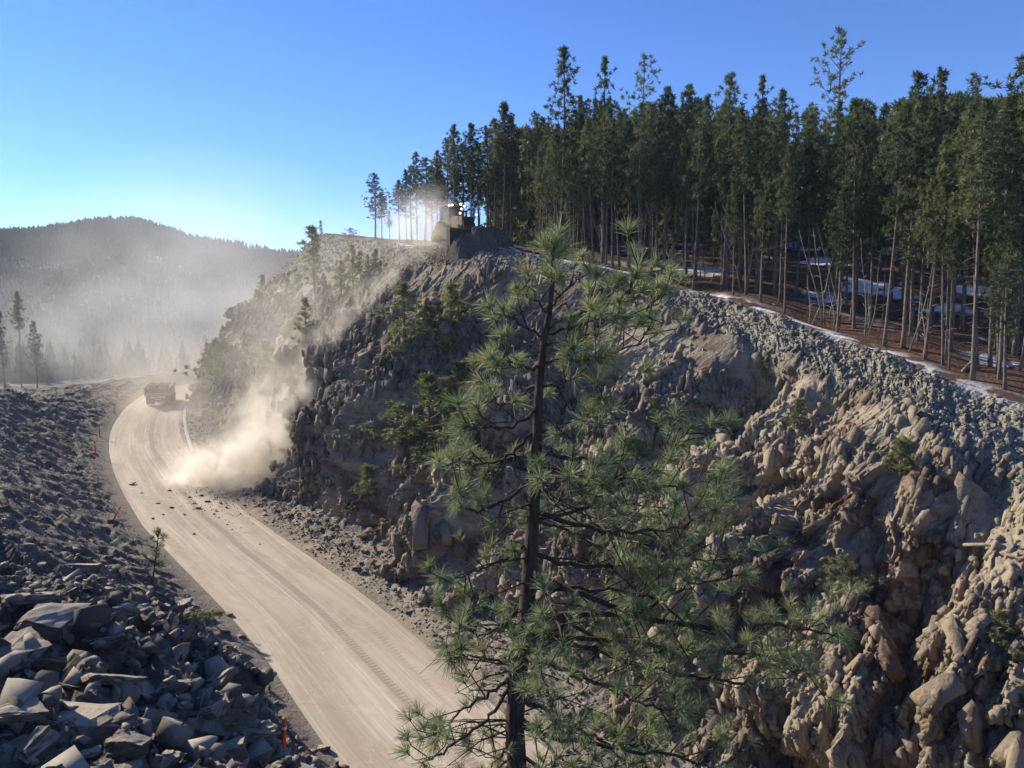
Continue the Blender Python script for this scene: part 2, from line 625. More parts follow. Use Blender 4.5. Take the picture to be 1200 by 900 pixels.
# --- left bank (rock fill slope) in road coordinates
YK = [-60, 9, 13, 19, 34, 42, 60, 85, 112, 126, 150, 260]
LK = [0, .9, 4, 8.5, 12, 15, 22, 40, 80, 150]
HK = [
    [0, .4, 4.5, 10.5, 14.5, 21.3, 21.5, 22, 22, 18],
    [0, .4, 4.5, 10.5, 14.5, 21.3, 21.5, 22, 22, 18],
    [0, .4, 4.5, 10.5, 14.0, 16.8, 17.5, 18, 18, 16],
    [0, .4, 4.5, 11.2, 14.2, 16.0, 16.6, 16, 15, 13],
    [0, .4, 4.2, 11.6, 13.6, 14.8, 15.2, 14, 12, 10],
    [0, .3, 2.0, 5.0, 7.8, 10.0, 12.0, 12, 11, 9],
    [0, .3, 1.9, 5.0, 7.5, 9.2, 10.2, 10.5, 10, 8],
    [0, .3, 1.8, 4.9, 7.6, 8.9, 9.7, 9.6, 9, 6],
    [0, .3, 1.7, 4.5, 6.9, 8.0, 8.6, 8.2, 6, 3],
    [0, .3, 1.5, 3.2, 3.6, 3.0, 3.4, 3.0, 2, 1],
    [0, .2, 1.3, 2.2, 1.2, 0.5, 0, -1, -1, -2],
    [0, .1, .5, 1.0, 0.6, 0, -1, -1, -2, -3]]
HK = np.array(HK, float)
sb = np.concatenate([np.arange(0, s_at_y(8), 0.8), np.arange(s_at_y(8), s_at_y(62), 0.14), np.arange(s_at_y(62), s_at_y(150), 0.3), np.arange(s_at_y(150), SMAX, 1.5)])
lb = np.concatenate([np.arange(0, 24, 0.14), np.arange(24, 40, 0.6), np.arange(40, 151, 4.0)])
x, y, z, tx, ty = road_frame(sb)
Hrow = np.stack([np.interp(y, YK, HK[:, j]) for j in range(len(LK))], 1)
Hs = np.empty((len(sb), len(lb)))
for i in range(len(sb)):
    Hs[i] = np.interp(lb, LK, Hrow[i])
ker = np.ones(9) / 9
fine = lb < 24
tmp = np.apply_along_axis(lambda a: np.convolve(np.pad(a, 4, mode='edge'), ker, mode='valid'), 1, Hs)
Hs[:, fine] = tmp[:, fine]
SB, LB = np.meshgrid(sb, lb, indexing='ij')
YB = y[:, None] + 0 * LB
amp = sstep(0.2, 3.5, LB) * (0.35 + 0.65 * (1 - sstep(40, 60, YB)))
vh, ve, vc = voro(SB / 1.6, LB / 1.3, 20)
vh2, ve2, vc2 = voro(SB / 0.55 + 3, LB / 0.5, 25)
calm = np.ones_like(LB)
dcam = np.sqrt((x[:, None] - ty[:, None] * (LB + HW)) ** 2 + (y[:, None] + tx[:, None] * (LB + HW)) ** 2)
calm = sstep(2.0, 5.0, dcam)
disp = amp * calm * ((vh - .5) * 0.9 + (vh2 - .5) * 0.35 + fbm(SB / 7, LB / 5, 4, 3) * 1.5) + 0.05 * fbm(SB, LB, 3, 9) * sstep(0, 1, LB)
ldisp = amp * calm * 0.5 * (vh - .5)
PL = -(LB + HW) + ldisp
Pb = np.stack([x[:, None] + ty[:, None] * PL, y[:, None] - tx[:, None] * PL, z[:, None] + Hs + disp - 0.03], 2)
fcb = grid_faces(len(sb), len(lb))[:, ::-1]
bank = raw_mesh('rubble_bank', Pb.reshape(-1, 3), fcb, M_bank)
tag(bank, kind='structure')

# --- cliff sheet
n_ = np.array([0.8, 0.6])


def V3(v): return np.array([v[0], v[1], v[2]], float)


def toe(i, off):
    c = CL[i]
    s = S[int(np.argmin((cl[:, 0] - c[0]) ** 2 + (cl[:, 1] - c[1]) ** 2))]
    p = road_point(s, off)
    return np.array([p.x, p.y, p.z - 1.2])


ST = []


def station(T, B, Rr, dirb, dz1, dz2, A=None):
    T = V3(T); B = V3(B); Rr = V3(Rr)
    if A is None:
        A = T + (B - T) * np.array([0.27, 0.27, 0.44])
    else:
        A = V3(A)
    d = np.array([dirb[0], dirb[1], 0]); d = d / np.linalg.norm(d)
    K1 = Rr + d * 11 + np.array([0, 0, dz1]); K2 = Rr + d * 60 + np.array([0, 0, dz2])
    K3 = Rr + d * 190 + np.array([0, 0, dz2 * 1.2 - 5])
    ST.append([T, A, B, Rr, K1, K2, K3])


station(toe(0, 10), (76, -40, 6), (82, -32, 9), n_, 1, 4)
station(toe(1, 10), (54, -5, 8), (60, 0, 10.5), n_, 1, 5)
station(toe(2, 10), (38, 16, 9.5), (42.5, 21, 13.2), n_, 1, 6)
station(toe(3, 10), at(1200, 572, 31.8), at(1200, 476, 38.5), n_, 1.0, 9)
station(toe(4, 10), at(1015, 468, 42), at(1000, 402, 49), n_, .9, 8)
station(toe(5, 10), at(800, 372, 56.8), at(785, 334, 64), n_, .7, 9)
station(toe(6, 9.5), at(655, 328, 66), at(655, 306, 71), n_, .3, 6)
station(toe(7, 9.5), at(548, 312, 71.5), at(556, 284, 78), n_, 0, 3)
station(toe(8, 9.5), at(455, 322, 86), at(478, 289, 91), (0.9, 0.5), 0, -2)
station(toe(9, 8.5), at(392, 322, 108), at(425, 279, 114), (1, 0.2), -.5, -4)
station(toe(10, 8.0), at(308, 338, 140), at(372, 277, 143), (1, 0.05), -1, -6, A=at(264, 403, 138.5))
station(toe(11, 8.0), (-48, 166, 24), (-36, 168, 30), (1, -0.1), -1, -6)
station(toe(13, 8.0), (-28, 182, 22), (-20, 176, 30), (1, -0.2), -1, -6)
station(toe(15, 8.0), (42, 195, 22), (42, 188, 28), (1, -0.3), -1, -6)
NU = [20, 40, 160, 400, 460, 400, 320, 300, 260, 200, 90, 30, 15]
G = catmull(np.array(ST), NU)            # (nu, 7, 3)
VN = [200, 200, 90, 40, 60, 25]
cols = []
rowid = []
for j in range(6):
    t = np.linspace(0, 1, VN[j], endpoint=False)
    cols.append(G[:, j][:, None] * (1 - t)[None, :, None] + G[:, j + 1][:, None] * t[None, :, None])
    rowid.append(j + t)
cols.append(G[:, 6][:, None]); rowid.append([6.0])
C = np.concatenate(cols, 1)
rid = np.concatenate(rowid)
nf = sum(VN[:4])
ICR = sum(VN[:3]) + 2
k = np.hanning(33)[1:-1]; k /= k.sum()
Cs = C.copy()
for a in range(3):
    pad = np.pad(C[:, :, a], ((0, 0), (15, 15)), mode='edge')
    sm = np.zeros_like(C[:, :, a])
    for q in range(31): sm += k[q] * pad[:, q:q + C.shape[1]]
    Cs[:, :nf, a] = sm[:, :nf]
C = Cs
du = np.gradient(C, axis=0); dv = np.gradient(C, axis=1)
# arc-lengths
su = np.cumsum(np.linalg.norm(np.gradient(C[:, 260], axis=0), axis=1))[:, None] + 0 * C[:, :, 0]
sv = np.cumsum(np.linalg.norm(dv, axis=2), axis=1)
Nn = np.cross(du, dv); Nn /= np.linalg.norm(Nn, axis=2, keepdims=True) + 1e-9
outw = np.where((Nn[..., 0] * -0.8 + Nn[..., 1] * -0.6 + Nn[..., 2] * 0.6)[..., None] < 0, -1, 1)
Nn = Nn * outw
RID = rid[None, :] + 0 * su
face = sstep(0.0, 0.12, RID) * (1 - sstep(2.0, 2.35, RID))         # steep face
band = sstep(2.0, 2.22, RID + 0.12 * fbm(su / 6, sv / 6, 3, 77)) * (1 - sstep(2.93, 3.03, RID))
backm = sstep(2.93, 3.05, RID)
suw = su + 1.3 * fbm(su / 9, sv / 14, 2, 51) + .12 * fbm(su / .6, sv / .6, 2, 50); svw = sv + 1.0 * fbm(su / 8, sv / 8, 2, 52)
big = ridged(suw / 15, svw / 46, 2, 31) - 0.5
rib = ridged(suw / 2.4, svw / 11, 3, 35) - 0.45
rib2 = ridged(suw / 0.85, svw / 3.6, 2, 36) - 0.45
nearw = sstep(75, 45, C[..., 1])
blk, be, bc = voro(suw / 1.0, svw / 4.0, 41)
blk2, be2, bc2 = voro(suw / 0.45, svw / 1.5, 45)
led = voro(suw / 4.5, svw / 1.7, 47)[0] - .5
fine_n = fbm(su / 0.55, sv / 0.8, 4, 49, .6)
rocky = sstep(-.25, .2, fbm(su / 16, sv / 9, 3, 61))
blk3, be3, _q = voro(suw / 3.4, svw / 6.0, 48)
wob = .35 * fbm(su / .7, sv / .7, 2, 57)
blk4, be4, _q = voro((su + wob) / .24, (sv + wob) / .62, 59)
d = face * (big * (4.4 - 1.4 * nearw) + rib * 1.3 * (0.45 + 0.55 * rocky) + rib2 * .4 * (.35 + .65 * rocky) + (blk3 - .5) * 1.7 + (blk - .5) * 1.6 * (.4 + .6 * rocky) + (blk2 - .5) * 0.6 * (0.5 + .5 * rocky) + (blk4 - .5) * .2 + led * .6 + fine_n * 0.2
            - 0.5 * (1 - sstep(0, .12, be)) * rocky)


d = d - d[:, 20:380].mean() * face
d = d * (1 - .92 * sstep(1.45, 1.95, RID))


# hand placed macro relief: (px, py, radius_u, radius_v, depth) recesses (-) and buttresses (+)
def uv_of_pixel(px, py):
    best = None
    dx_ = C[:, :nf, 0] - CAM.x; dy_ = C[:, :nf, 1] - CAM.y; dz_ = C[:, :nf, 2] - CAM.z
    cf = dy_ * math.cos(PITCH) - dz_ * math.sin(PITCH); cu = dy_ * math.sin(PITCH) + dz_ * math.cos(PITCH)
    X_ = 600 + F * dx_ / np.maximum(cf, .1); Y_ = 450 - F * cu / np.maximum(cf, .1)
    e = (X_ - px) ** 2 + (Y_ - py) ** 2 + np.where(cf < 1, 1e9, 0)
    i, j = np.unravel_index(np.argmin(e), e.shape)
    return su[i, j], sv[i, j]


for (px, py, ru, rv, dep) in [(845, 470, 2.0, 7.5, -3.2), (855, 600, 2.2, 6, -3.0), (575, 610, 1.8, 6, -3.0), (1170, 540, 1.8, 4.5, -2.6),
                              (335, 430, 4.5, 13, -4.0), (410, 500, 4.0, 12, 3.0), (510, 640, 3.0, 5, 2.0), (960, 560, 3.0, 5, 1.6),
                              (1060, 720, 1.5, 4, -2.0), (1120, 800, 2.2, 5, 1.5), (900, 860, 1.8, 3, -1.8), (740, 560, 2.5, 5, -1.8),
                              (720, 430, 3, 4, 1.4), (620, 420, 2.4, 5, -1.6), (960, 470, 1.6, 2.5, -1.6), (760, 700, 2, 5, -2)]:
    a, b = uv_of_pixel(px, py)
    w = np.exp(-((su - a) / ru) ** 2 - ((sv - b) / rv) ** 2)
    d = d + face * w * dep
    d = d - face * np.clip(w - .4, 0, 1) * (0.6 * rib) * (1 if dep < 0 else 0)
d = d + band * ((blk2 - .5) * 0.12 + fbm((su + sv * .8) / 0.55, (sv - su * .3) / 1.3, 4, 63, .6) * 0.20 + (blk4 - .5) * .05 + fbm(su / 5, sv / 5, 2, 64) * 0.7 + fine_n * 0.09)
d = d + backm * (fbm(C[..., 0] / 9, C[..., 1] / 9, 3, 66) * 0.7)
hh_ = C[:, 0, :] - C[:, ICR, :]
hh_[:, 2] = 0
hh_ /= np.linalg.norm(hh_, axis=1, keepdims=True)
for _q in range(200): hh_[1:-1] = .5 * hh_[1:-1] + .25 * (hh_[:-2] + hh_[2:])
hd = np.repeat(hh_[:, None, :], C.shape[1], 1); hd[..., 2] = .22
wf_ = sstep(2.1, 1.6, RID)[..., None]
hd = hd * wf_ + Nn * (1 - wf_)
Pc = C + hd * d[..., None]
# heap of earth along the crest near the machine is its own object; keep the toe under the verge
attr_tan = face * sstep(-0.02, .3, fbm(su / 9, sv / 6, 3, 71) + 0.45 * sstep(58, 36, C[..., 1]) - .12 * sstep(55, 75, C[..., 1])) * 0.9
attr_tan = attr_tan + face * (1 - rocky) * 0.35
duff = face * sstep(0.10, .26, fbm(su / 4.5, sv / 2.6, 4, 73)) * (0.5 + .5 * fbm(su / .8, sv / .8, 2, 75)) * 0.95
for (px_, py_, ru_, rv_) in [(690, 395, 2.2, 2.0), (1000, 590, 2.0, 1.6), (1080, 655, 1.8, 1.5), (1050, 765, 2.0, 1.5), (900, 700, 1.8, 1.4), (940, 640, 1.5, 1.2), (1010, 700, 1.6, 1.3), (600, 470, 2.5, 1.8), (560, 520, 2.0, 1.5),
                             (430, 590, 2.5, 1.4), (700, 620, 2.0, 1.4), (1090, 560, 1.4, 1.2), (980, 520, 1.5, 1.0), (520, 350, 3, 2), (640, 360, 2.5, 1.5)]:
    a_, b_ = uv_of_pixel(px_, py_)
    duff = duff + face * np.exp(-((su - a_) / ru_) ** 2 - ((sv - b_) / rv_) ** 2) * sstep(-.25, .1, fbm(su / .9, sv / .7, 4, 76)) * 1.1
duff = np.clip(duff + backm, 0, 1)
snow_line = np.exp(-((RID - 3.06) / 0.09) ** 2) * sstep(-0.12, .1, fbm(su / 2.4, sv / 1.2, 4, 81)) * sstep(18, 60, C[..., 1])
snow_line *= 1 - sstep(92, 100, C[..., 1])
snow_far = sstep(3.5, 3.9, RID) * (1 - sstep(5.6, 5.9, RID)) * sstep(0.17, .25, fbm(C[..., 0] / 7, C[..., 1] / 7, 4, 83)) * sstep(2, 20, C[..., 0])
snow = np.clip(snow_line * 1.0 + snow_far * .9, 0, 1)
fcc = grid_faces(C.shape[0], C.shape[1])
cliff = raw_mesh('rock_cliff', Pc.reshape(-1, 3), fcc, M_cliff)
for nm, ar in (('band', band * 0.85), ('tan', np.clip(attr_tan, 0, 1)), ('duff', duff), ('snow', snow)):
    add_attr(cliff, nm, ar)
tag(cliff, kind='structure')

# --- verge between the road and the cliff
sg = np.concatenate([np.arange(0, s_at_y(20), 1.0), np.arange(s_at_y(20), s_at_y(150), 0.22), np.arange(s_at_y(150), SMAX, 2)])
lg = np.arange(0, 9.5, 0.2)
x, y, z, tx, ty = road_frame(sg)
SGg, LG = np.meshgrid(sg, lg, indexing='ij')
hv = 0.02 + 0.10 * LG + 0.32 * sstep(1.5, 6, LG) * (LG / 4) + sstep(0.2, 2.5, LG) * (0.28 * fbm(SGg / 1.3, LG / 1.3, 4, 91) + (voro(SGg / .5, LG / .5, 92)[0] - .5) * 0.2) - 0.05
PLg = LG + HW - 0.1
Pv = np.stack([x[:, None] + ty[:, None] * PLg, y[:, None] - tx[:, None] * PLg, z[:, None] + hv], 2)
verge = raw_mesh('verge', Pv.reshape(-1, 3), grid_faces(len(sg), len(lg)), M_cliff)
for nm in ('band', 'duff', 'snow'):
    add_attr(verge, nm, np.zeros(Pv.shape[0] * Pv.shape[1]))
add_attr(verge, 'tan', sstep(0.1, -.2, fbm(SGg / 5, LG / 3, 3, 95)) * (1 - sstep(1.0, 6.0, LG)) * 0.9)
add_attr(verge, 'duff2', np.zeros(Pv.shape[0] * Pv.shape[1]))
tag(verge, kind='structure')

# --- far ground and the wooded hill
M_ground = NT('valley_ground')
_p = M_ground.pos()
_c = M_ground.mix(M_ground.ramp(M_ground.noise(_p, 0.02, 6, .6), [(.4, 0), (.6, 1)]), (0.10, 0.085, 0.06), (0.17, 0.145, 0.105))
_c = M_ground.mix(M_ground.attr('snow'), _c, (0.82, 0.85, 0.9))
M_ground.bsdf(_c, 0.95, M_ground.bump(M_ground.noise(_p, 0.8, 6, .7), .6, .5), spec=.1)
M_ground = M_ground.m
rr = np.concatenate([np.linspace(0, 140, 12), np.linspace(150, 420, 110), np.linspace(425, 1100, 130), np.linspace(1120, 2400, 20)])
aa = np.concatenate([np.linspace(-180, -42, 50, endpoint=False), np.linspace(-42, -8, 180), np.linspace(-7, 180, 70)])
RR, AA = np.meshgrid(rr, aa, indexing='ij')
gx = RR * np.sin(np.radians(AA)); gy = RR * np.cos(np.radians(AA))
pxa = 600 + F * np.tan(np.radians(np.clip(AA, -80, 80)))
top_y = np.interp(pxa, [-900, -300, -60, 0, 60, 120, 165, 200, 250, 300, 350, 700, 1500], [300, 280, 268, 264, 262, 258, 263, 268, 281, 289, 290, 300, 320])
cosA = np.cos(np.radians(np.clip(AA, -80, 80)))
top_z = 22 + (363 - top_y) / F * 900 * cosA
hz_ = 3.0 + (top_z - 3.0) * sstep(230, 900, RR + 60 * fbm(gx / 160, gy / 160, 2, 102)) * (1 - 0.35 * sstep(950, 2500, RR))
hz_ = hz_ + sstep(260, 420, RR) * (1 - sstep(780, 900, RR)) * 16 * fbm(gx / 130, gy / 130, 4, 101)
hz_ = hz_ + sstep(880, 900, RR) * 3 * fbm(gx / 60, gy / 60, 3, 103)
hz_ = hz_ + (1 - sstep(150, 300, RR)) * sstep(140, 165, RR) * (2.2 * np.maximum(0, fbm(gx / 22, gy / 16, 4, 104)) + 1.0)
hz_ = np.where(RR < 135, -14, hz_)
hz_ = hz_ + (sstep(135, 165, RR) - 1) * np.where((RR >= 135) & (RR < 165), 16, 0)
hz_ = hz_ - 17 * sstep(300, 900, RR)
Pg = np.stack([gx, gy, hz_], 2)
ground = raw_mesh('ground', Pg.reshape(-1, 3), grid_faces(len(rr), len(aa)), M_ground, smooth=True)
gs = sstep(0.0, .12, fbm(gx / 9, gy / 6, 4, 110)) * (1 - sstep(230, 300, RR)) * sstep(150, 170, RR) + 0.7 * sstep(.33, .45, fbm(gx / 60, gy / 60, 4, 111)) * sstep(300, 400, RR)
add_attr(ground, 'snow', np.clip(gs, 0, 1))
tag(ground, kind='structure')


def bvh(P_, Fq):
    return BVHTree.FromPolygons([tuple(v) for v in P_.reshape(-1, 3)], [tuple(f) for f in Fq.tolist()])


def sub(Pm, a, b):                       # thinned copy for ray casting
    Q = Pm[::a, ::b]
    return Q.reshape(-1, 3), grid_faces(Q.shape[0], Q.shape[1])


B_cliff = bvh(*sub(Pc, 2, 2))
B_bank = bvh(*sub(Pb, 2, 2))
B_verge = bvh(*sub(Pv, 1, 1))
B_road = bvh(*ROADV)
B_ground = bvh(Pg.reshape(-1, 3), grid_faces(len(rr), len(aa)))
ALLB = [B_cliff, B_bank, B_verge, B_road, B_ground]


def cast(px, py, trees=ALLB):
    d_ = (at(px, py, 10) - CAM).normalized()
    best = None
    for b in trees:
        h = b.ray_cast(CAM, d_, 4000)
        if h[0] is not None and (best is None or h[3] < best[1]):
            best = (h[0], h[3], h[1])
    return best


def drop(xx, yy, trees=(B_cliff, B_bank, B_verge, B_road), z0=80):
    best = None
    for b in trees:
        h = b.ray_cast(Vector((xx, yy, z0)), Vector((0, 0, -1)), 300)
        if h[0] is not None and (best is None or h[0].z > best.z):
            best = h[0]
    return best


# ------------------------------------------------------------ rubble (stuff)
def rock_template(n=11, flat=0.6, seed=0):
    r = random.Random(seed)
    bm = bmesh.new()
    for _ in range(n):
        v = Vector((r.gauss(0, 1), r.gauss(0, 1), r.gauss(0, 1))).normalized()
        v = Vector((v.x * r.uniform(.75, 1.1), v.y * r.uniform(.55, .9), v.z * flat * r.uniform(.8, 1.1)))
        bm.verts.new(v)
    bmesh.ops.convex_hull(bm, input=bm.verts)
    for v in [v for v in bm.verts if not v.link_faces]: bm.verts.remove(v)
    bmesh.ops.triangulate(bm, faces=bm.faces)
    bm.verts.index_update()
    V = np.array([v.co[:] for v in bm.verts]); Fq = np.array([[v.index for v in f.verts] for f in bm.faces])
    bm.free()
    return V, Fq


TPL = [rock_template(9 + i % 4, 0.45 + 0.05 * (i % 5), 100 + i) for i in range(10)]


def scatter_rocks(name, pts, sizes, mat):
    pts = np.asarray(pts); sizes = np.asarray(sizes)
    Vs, Fs, Rn = [], [], []
    off = 0
    which = rng.integers(0, len(TPL), len(pts))
    for ti, (tv, tf) in enumerate(TPL):
        idx = np.where(which == ti)[0]
        if not len(idx): continue
        n = len(idx)
        q = rng.normal(size=(n, 4)); q[:, 1:3] *= 0.45; q /= np.linalg.norm(q, axis=1, keepdims=True)
        w, a, b, c = q.T
        M = np.stack([1 - 2 * (b * b + c * c), 2 * (a * b - c * w), 2 * (a * c + b * w), 2 * (a * b + c * w), 1 - 2 * (a * a + c * c), 2 * (b * c - a * w),
                      2 * (a * c - b * w), 2 * (b * c + a * w), 1 - 2 * (a * a + b * b)], 1).reshape(n, 3, 3)
        v = np.einsum('nij,kj->nki', M, tv) * sizes[idx][:, None, None] + pts[idx][:, None, :]
        Vs.append(v.reshape(-1, 3))
        Fs.append((tf[None] + (np.arange(n) * len(tv))[:, None, None]).reshape(-1, 3) + off)
        Rn.append(np.repeat(rng.random(n), len(tv)))
        off += n * len(tv)
    o = raw_mesh(name, np.concatenate(Vs), np.concatenate(Fs), mat)
    add_attr(o, 'rnd', np.concatenate(Rn))
    return o


def pick(Pm, mask_w, n):
    w = mask_w.ravel().astype(float)
    area = (np.linalg.norm(np.gradient(Pm, axis=0), axis=2) * np.linalg.norm(np.gradient(Pm, axis=1), axis=2)).ravel()
    w = w * area
    idx = rng.choice(len(w), n, p=w / w.sum())
    return Pm.reshape(-1, 3)[idx], idx


# bank rubble
visb = (YB > 8) & (YB < 150) & (LB < 26) & (LB > 0.1)
pts, idx = pick(Pb, visb * np.where(YB < 45, 1.9, 1.0), 34000)
yy_ = pts[:, 1]
sz = np.exp(rng.normal(-1.95, 0.55, len(pts))) * (0.55 + 0.65 * sstep(42, 16, yy_)) * sstep(-.5, 2.5, LB.ravel()[idx])
o = scatter_rocks('bank_stones', pts, np.clip(sz, .03, .8), M_rub_dark)
tag(o, 'loose dark grey stones covering the bank beside the haul road', 'rubble', kind='stuff')
# verge + toe rubble
visv = (LG > 0.2)
pts, idx = pick(Pv, visv * np.exp(-((LG - 3.2) / 2.2) ** 2) * ((SGg > s_at_y(28)) & (SGg < s_at_y(140))), 7000)
o = scatter_rocks('verge_stones', pts, np.clip(np.exp(rng.normal(-2.1, .5, len(pts))), .04, .5), M_rub_dark)
tag(o, 'dark broken stones strewn along the foot of the cliff', 'rubble', kind='stuff')
# clods on graded band and cliff
pts, idx = pick(Pc, (band * 1.3 + face * 0.8 * rocky) * (C[..., 1] > 22) * (C[..., 1] < 145), 16000)
o = scatter_rocks('slope_clods', pts, np.clip(np.exp(rng.normal(-2.1, .5, len(pts))), .03, .5) * np.where(band.ravel()[idx] > .5, .6, 1.0), M_rub_tan)
tag(o, 'grey brown clods and stones lying on the cut slope', 'rubble', kind='stuff')
# jointed blocks standing out of the face
def face_blocks(n, s_lo, s_hi, wgt, elong=1.9, sink=.12, thin=.5):
    pts, idx = pick(Pc, wgt, n)
    r = np.random.default_rng(n)
    tu = np.gradient(Pc[:, ::1], axis=0).reshape(-1, 3)[idx]; tu[:, 2] *= .2
    tu /= np.linalg.norm(tu, axis=1, keepdims=True) + 1e-9
    ho = hd.reshape(-1, 3)[idx]; ho = ho / np.linalg.norm(ho, axis=1, keepdims=True)
    upv = np.cross(tu, ho); upv /= np.linalg.norm(upv, axis=1, keepdims=True) + 1e-9
    upv *= np.where(upv[:, 2:3] < 0, -1, 1)
    upv = upv + r.normal(0, .22, upv.shape) + np.array([0, 0, 1.0]); upv /= np.linalg.norm(upv, axis=1, keepdims=True)
    tu = tu + r.normal(0, .35, tu.shape); tu -= (tu * upv).sum(1, keepdims=True) * upv; tu /= np.linalg.norm(tu, axis=1, keepdims=True)
    ho = np.cross(upv, tu)
    sz = s_lo * (s_hi / s_lo) ** (r.random(n) ** 1.8)
    sx = sz * r.uniform(.15, thin, n); sy = sz * r.uniform(.25, .6, n); sz_ = sz * r.uniform(.45, 1, n) * elong / 2
    Vs, Fs, Rn, Tn, Dn = [], [], [], [], []
    off = 0; which = r.integers(0, len(TPB), n)
    tanv = np.clip(attr_tan, 0, 1).ravel()[idx]; duffv = duff.ravel()[idx] * .8
    for ti, (tv, tf) in enumerate(TPB):
        q = np.where(which == ti)[0]
        if not len(q): continue
        v = (tv[None, :, 0:1] * sx[q][:, None, None] * tu[q][:, None] + tv[None, :, 1:2] * sy[q][:, None, None] * ho[q][:, None] + tv[None, :, 2:3] * sz_[q][:, None, None] * upv[q][:, None]
             + (pts[q] - hd.reshape(-1, 3)[idx][q] * (sink * sy[q][:, None]))[:, None])
        Vs.append(v.reshape(-1, 3)); Fs.append((tf[None] + (np.arange(len(q)) * len(tv))[:, None, None]).reshape(-1, 3) + off)
        Rn.append(np.repeat(r.random(len(q)), len(tv))); Tn.append(np.repeat(tanv[q], len(tv))); Dn.append(np.repeat(duffv[q], len(tv)))
        off += len(q) * len(tv)
    return np.concatenate(Vs), np.concatenate(Fs), np.concatenate(Rn), np.concatenate(Tn), np.concatenate(Dn)


def block_template(seed):
    r = random.Random(seed); bm = bmesh.new()
    for a in (-1, 1):
        for b in (-1, 1):
            for c in (-1, 1):
                bm.verts.new((a * r.uniform(.45, 1), b * r.uniform(.45, 1), c * r.uniform(.5, 1)))
    for _ in range(2): bm.verts.new((r.uniform(-.8, .8), r.uniform(-.8, .8), r.choice([-1, 1]) * r.uniform(.9, 1.35)))
    bmesh.ops.convex_hull(bm, input=bm.verts)
    for v in [v for v in bm.verts if not v.link_faces]: bm.verts.remove(v)
    bmesh.ops.triangulate(bm, faces=bm.faces); bm.verts.index_update()
    V = np.array([v.co[:] for v in bm.verts]); Fq = np.array([[v.index for v in f.verts] for f in bm.faces]); bm.free()
    return V, Fq


TPB = [block_template(500 + i) for i in range(14)]
inview = (C[..., 1] > 20) & (C[..., 1] < 150)
clus = sstep(-.15, .25, fbm(su / 3.5, sv / 3.0, 3, 160))
wf0 = face * inview * (.25 + rocky) * (.15 + clus) * sstep(.05, .2, RID)
parts_ = [face_blocks(900, .8, 1.9, wf0 * sstep(42, 60, C[..., 1]), 2.2, .45), face_blocks(17000, .32, 1.0, wf0 * (.35 + .65 * sstep(35, 55, C[..., 1])), 2.3, .3), face_blocks(30000, .16, .6, wf0 * sstep(66, 54, C[..., 1]), 2.3, .3, .4), face_blocks(40000, .10, .40, wf0 * sstep(95, 45, C[..., 1]), 2.0, .1)]
offs = np.cumsum([0] + [len(p[0]) for p in parts_])
o = raw_mesh('cliff_blocks', np.concatenate([p[0] for p in parts_]), np.concatenate([p[1] + offs[i] for i, p in enumerate(parts_)]), M_cliff)
add_attr(o, 'rnd', np.concatenate([p[2] for p in parts_])); add_attr(o, 'tan', np.concatenate([p[3] for p in parts_])); add_attr(o, 'duff', np.concatenate([p[4] for p in parts_]))
tag(o, 'jointed angular rock blocks standing out all over the cut cliff face', 'rock face', kind='stuff')
pts, idx = pick(Pc, band * inview, 17000)
o = scatter_rocks('bench_gravel', pts, np.clip(np.exp(rng.normal(-2.35, .5, len(pts))), .04, .4), M_rub_tan)
tag(o, 'loose broken gravel spread along the graded bench below the forest', 'gravel', kind='stuff')
# gravel on the road below the slide
n = 900
sc_ = s_at_y(82) + rng.normal(0, 9, n); lc_ = HW - np.abs(rng.normal(0, 2.2, n))
pts = np.array([road_point(a, b, 0.02)[:] for a, b in zip(sc_, lc_)])
o = scatter_rocks('road_grit', pts, np.exp(rng.normal(-3.0, .5, n)), M_rub_dark)
tag(o, 'dark crumbs of rock scattered over the pale road below the slide', 'rubble', kind='stuff')

# ------------------------------------------------------------ boulders (things)
def slab_mesh(seed, sx, sy, sz, rough=0.045, cuts=3):
    r = random.Random(seed)
    bm = bmesh.new()
    for a in (-1, 1):
        for b in (-1, 1):
            for c in (-1, 1):
                bm.verts.new((a * sx * r.uniform(.3, 1), b * sy * r.uniform(.3, 1), c * sz * r.uniform(.35, 1)))
    for _ in range(7):
        v = Vector((r.uniform(-1, 1), r.uniform(-1, 1), r.uniform(-1, 1)))
        m = max(abs(v.x), abs(v.y), abs(v.z)); v /= m
        bm.verts.new((v.x * sx * .92, v.y * sy * .92, v.z * sz * r.uniform(.7, 1.1)))
    bmesh.ops.convex_hull(bm, input=bm.verts)
    for v in [v for v in bm.verts if not v.link_faces]: bm.verts.remove(v)
    bmesh.ops.dissolve_limit(bm, angle_limit=R(12), verts=bm.verts, edges=bm.edges)
    bmesh.ops.bevel(bm, geom=list(bm.edges), offset=0.016 * min(sx, sy), segments=1, affect='EDGES', clamp_overlap=True)
    bmesh.ops.triangulate(bm, faces=bm.faces)
    bmesh.ops.subdivide_edges(bm, edges=[e for e in bm.edges if e.calc_length() > 0.10], cuts=cuts, use_grid_fill=True)
    bmesh.ops.triangulate(bm, faces=bm.faces)
    bm.normal_update()
    V = np.array([v.co[:] for v in bm.verts]); N = np.array([v.normal[:] for v in bm.verts])
    q = fbm(V[:, 0] * 2.5 + V[:, 2] * 4 + seed, V[:, 1] * 2.5 - V[:, 2] * 3, 4, seed % 50, .6)
    st = np.round(V[:, 2] * 9 + q * 2) / 9 - V[:, 2]
    V = V + N * (q * rough * 2.2)[:, None]
    V[:, :2] *= (1 + st * 0.5)[:, None]
    for v, c in zip(bm.verts, V): v.co = c
    me = bpy.data.meshes.new('boulder')
    bm.to_mesh(me); bm.free()
    me.materials.append(M_boulder)
    return me


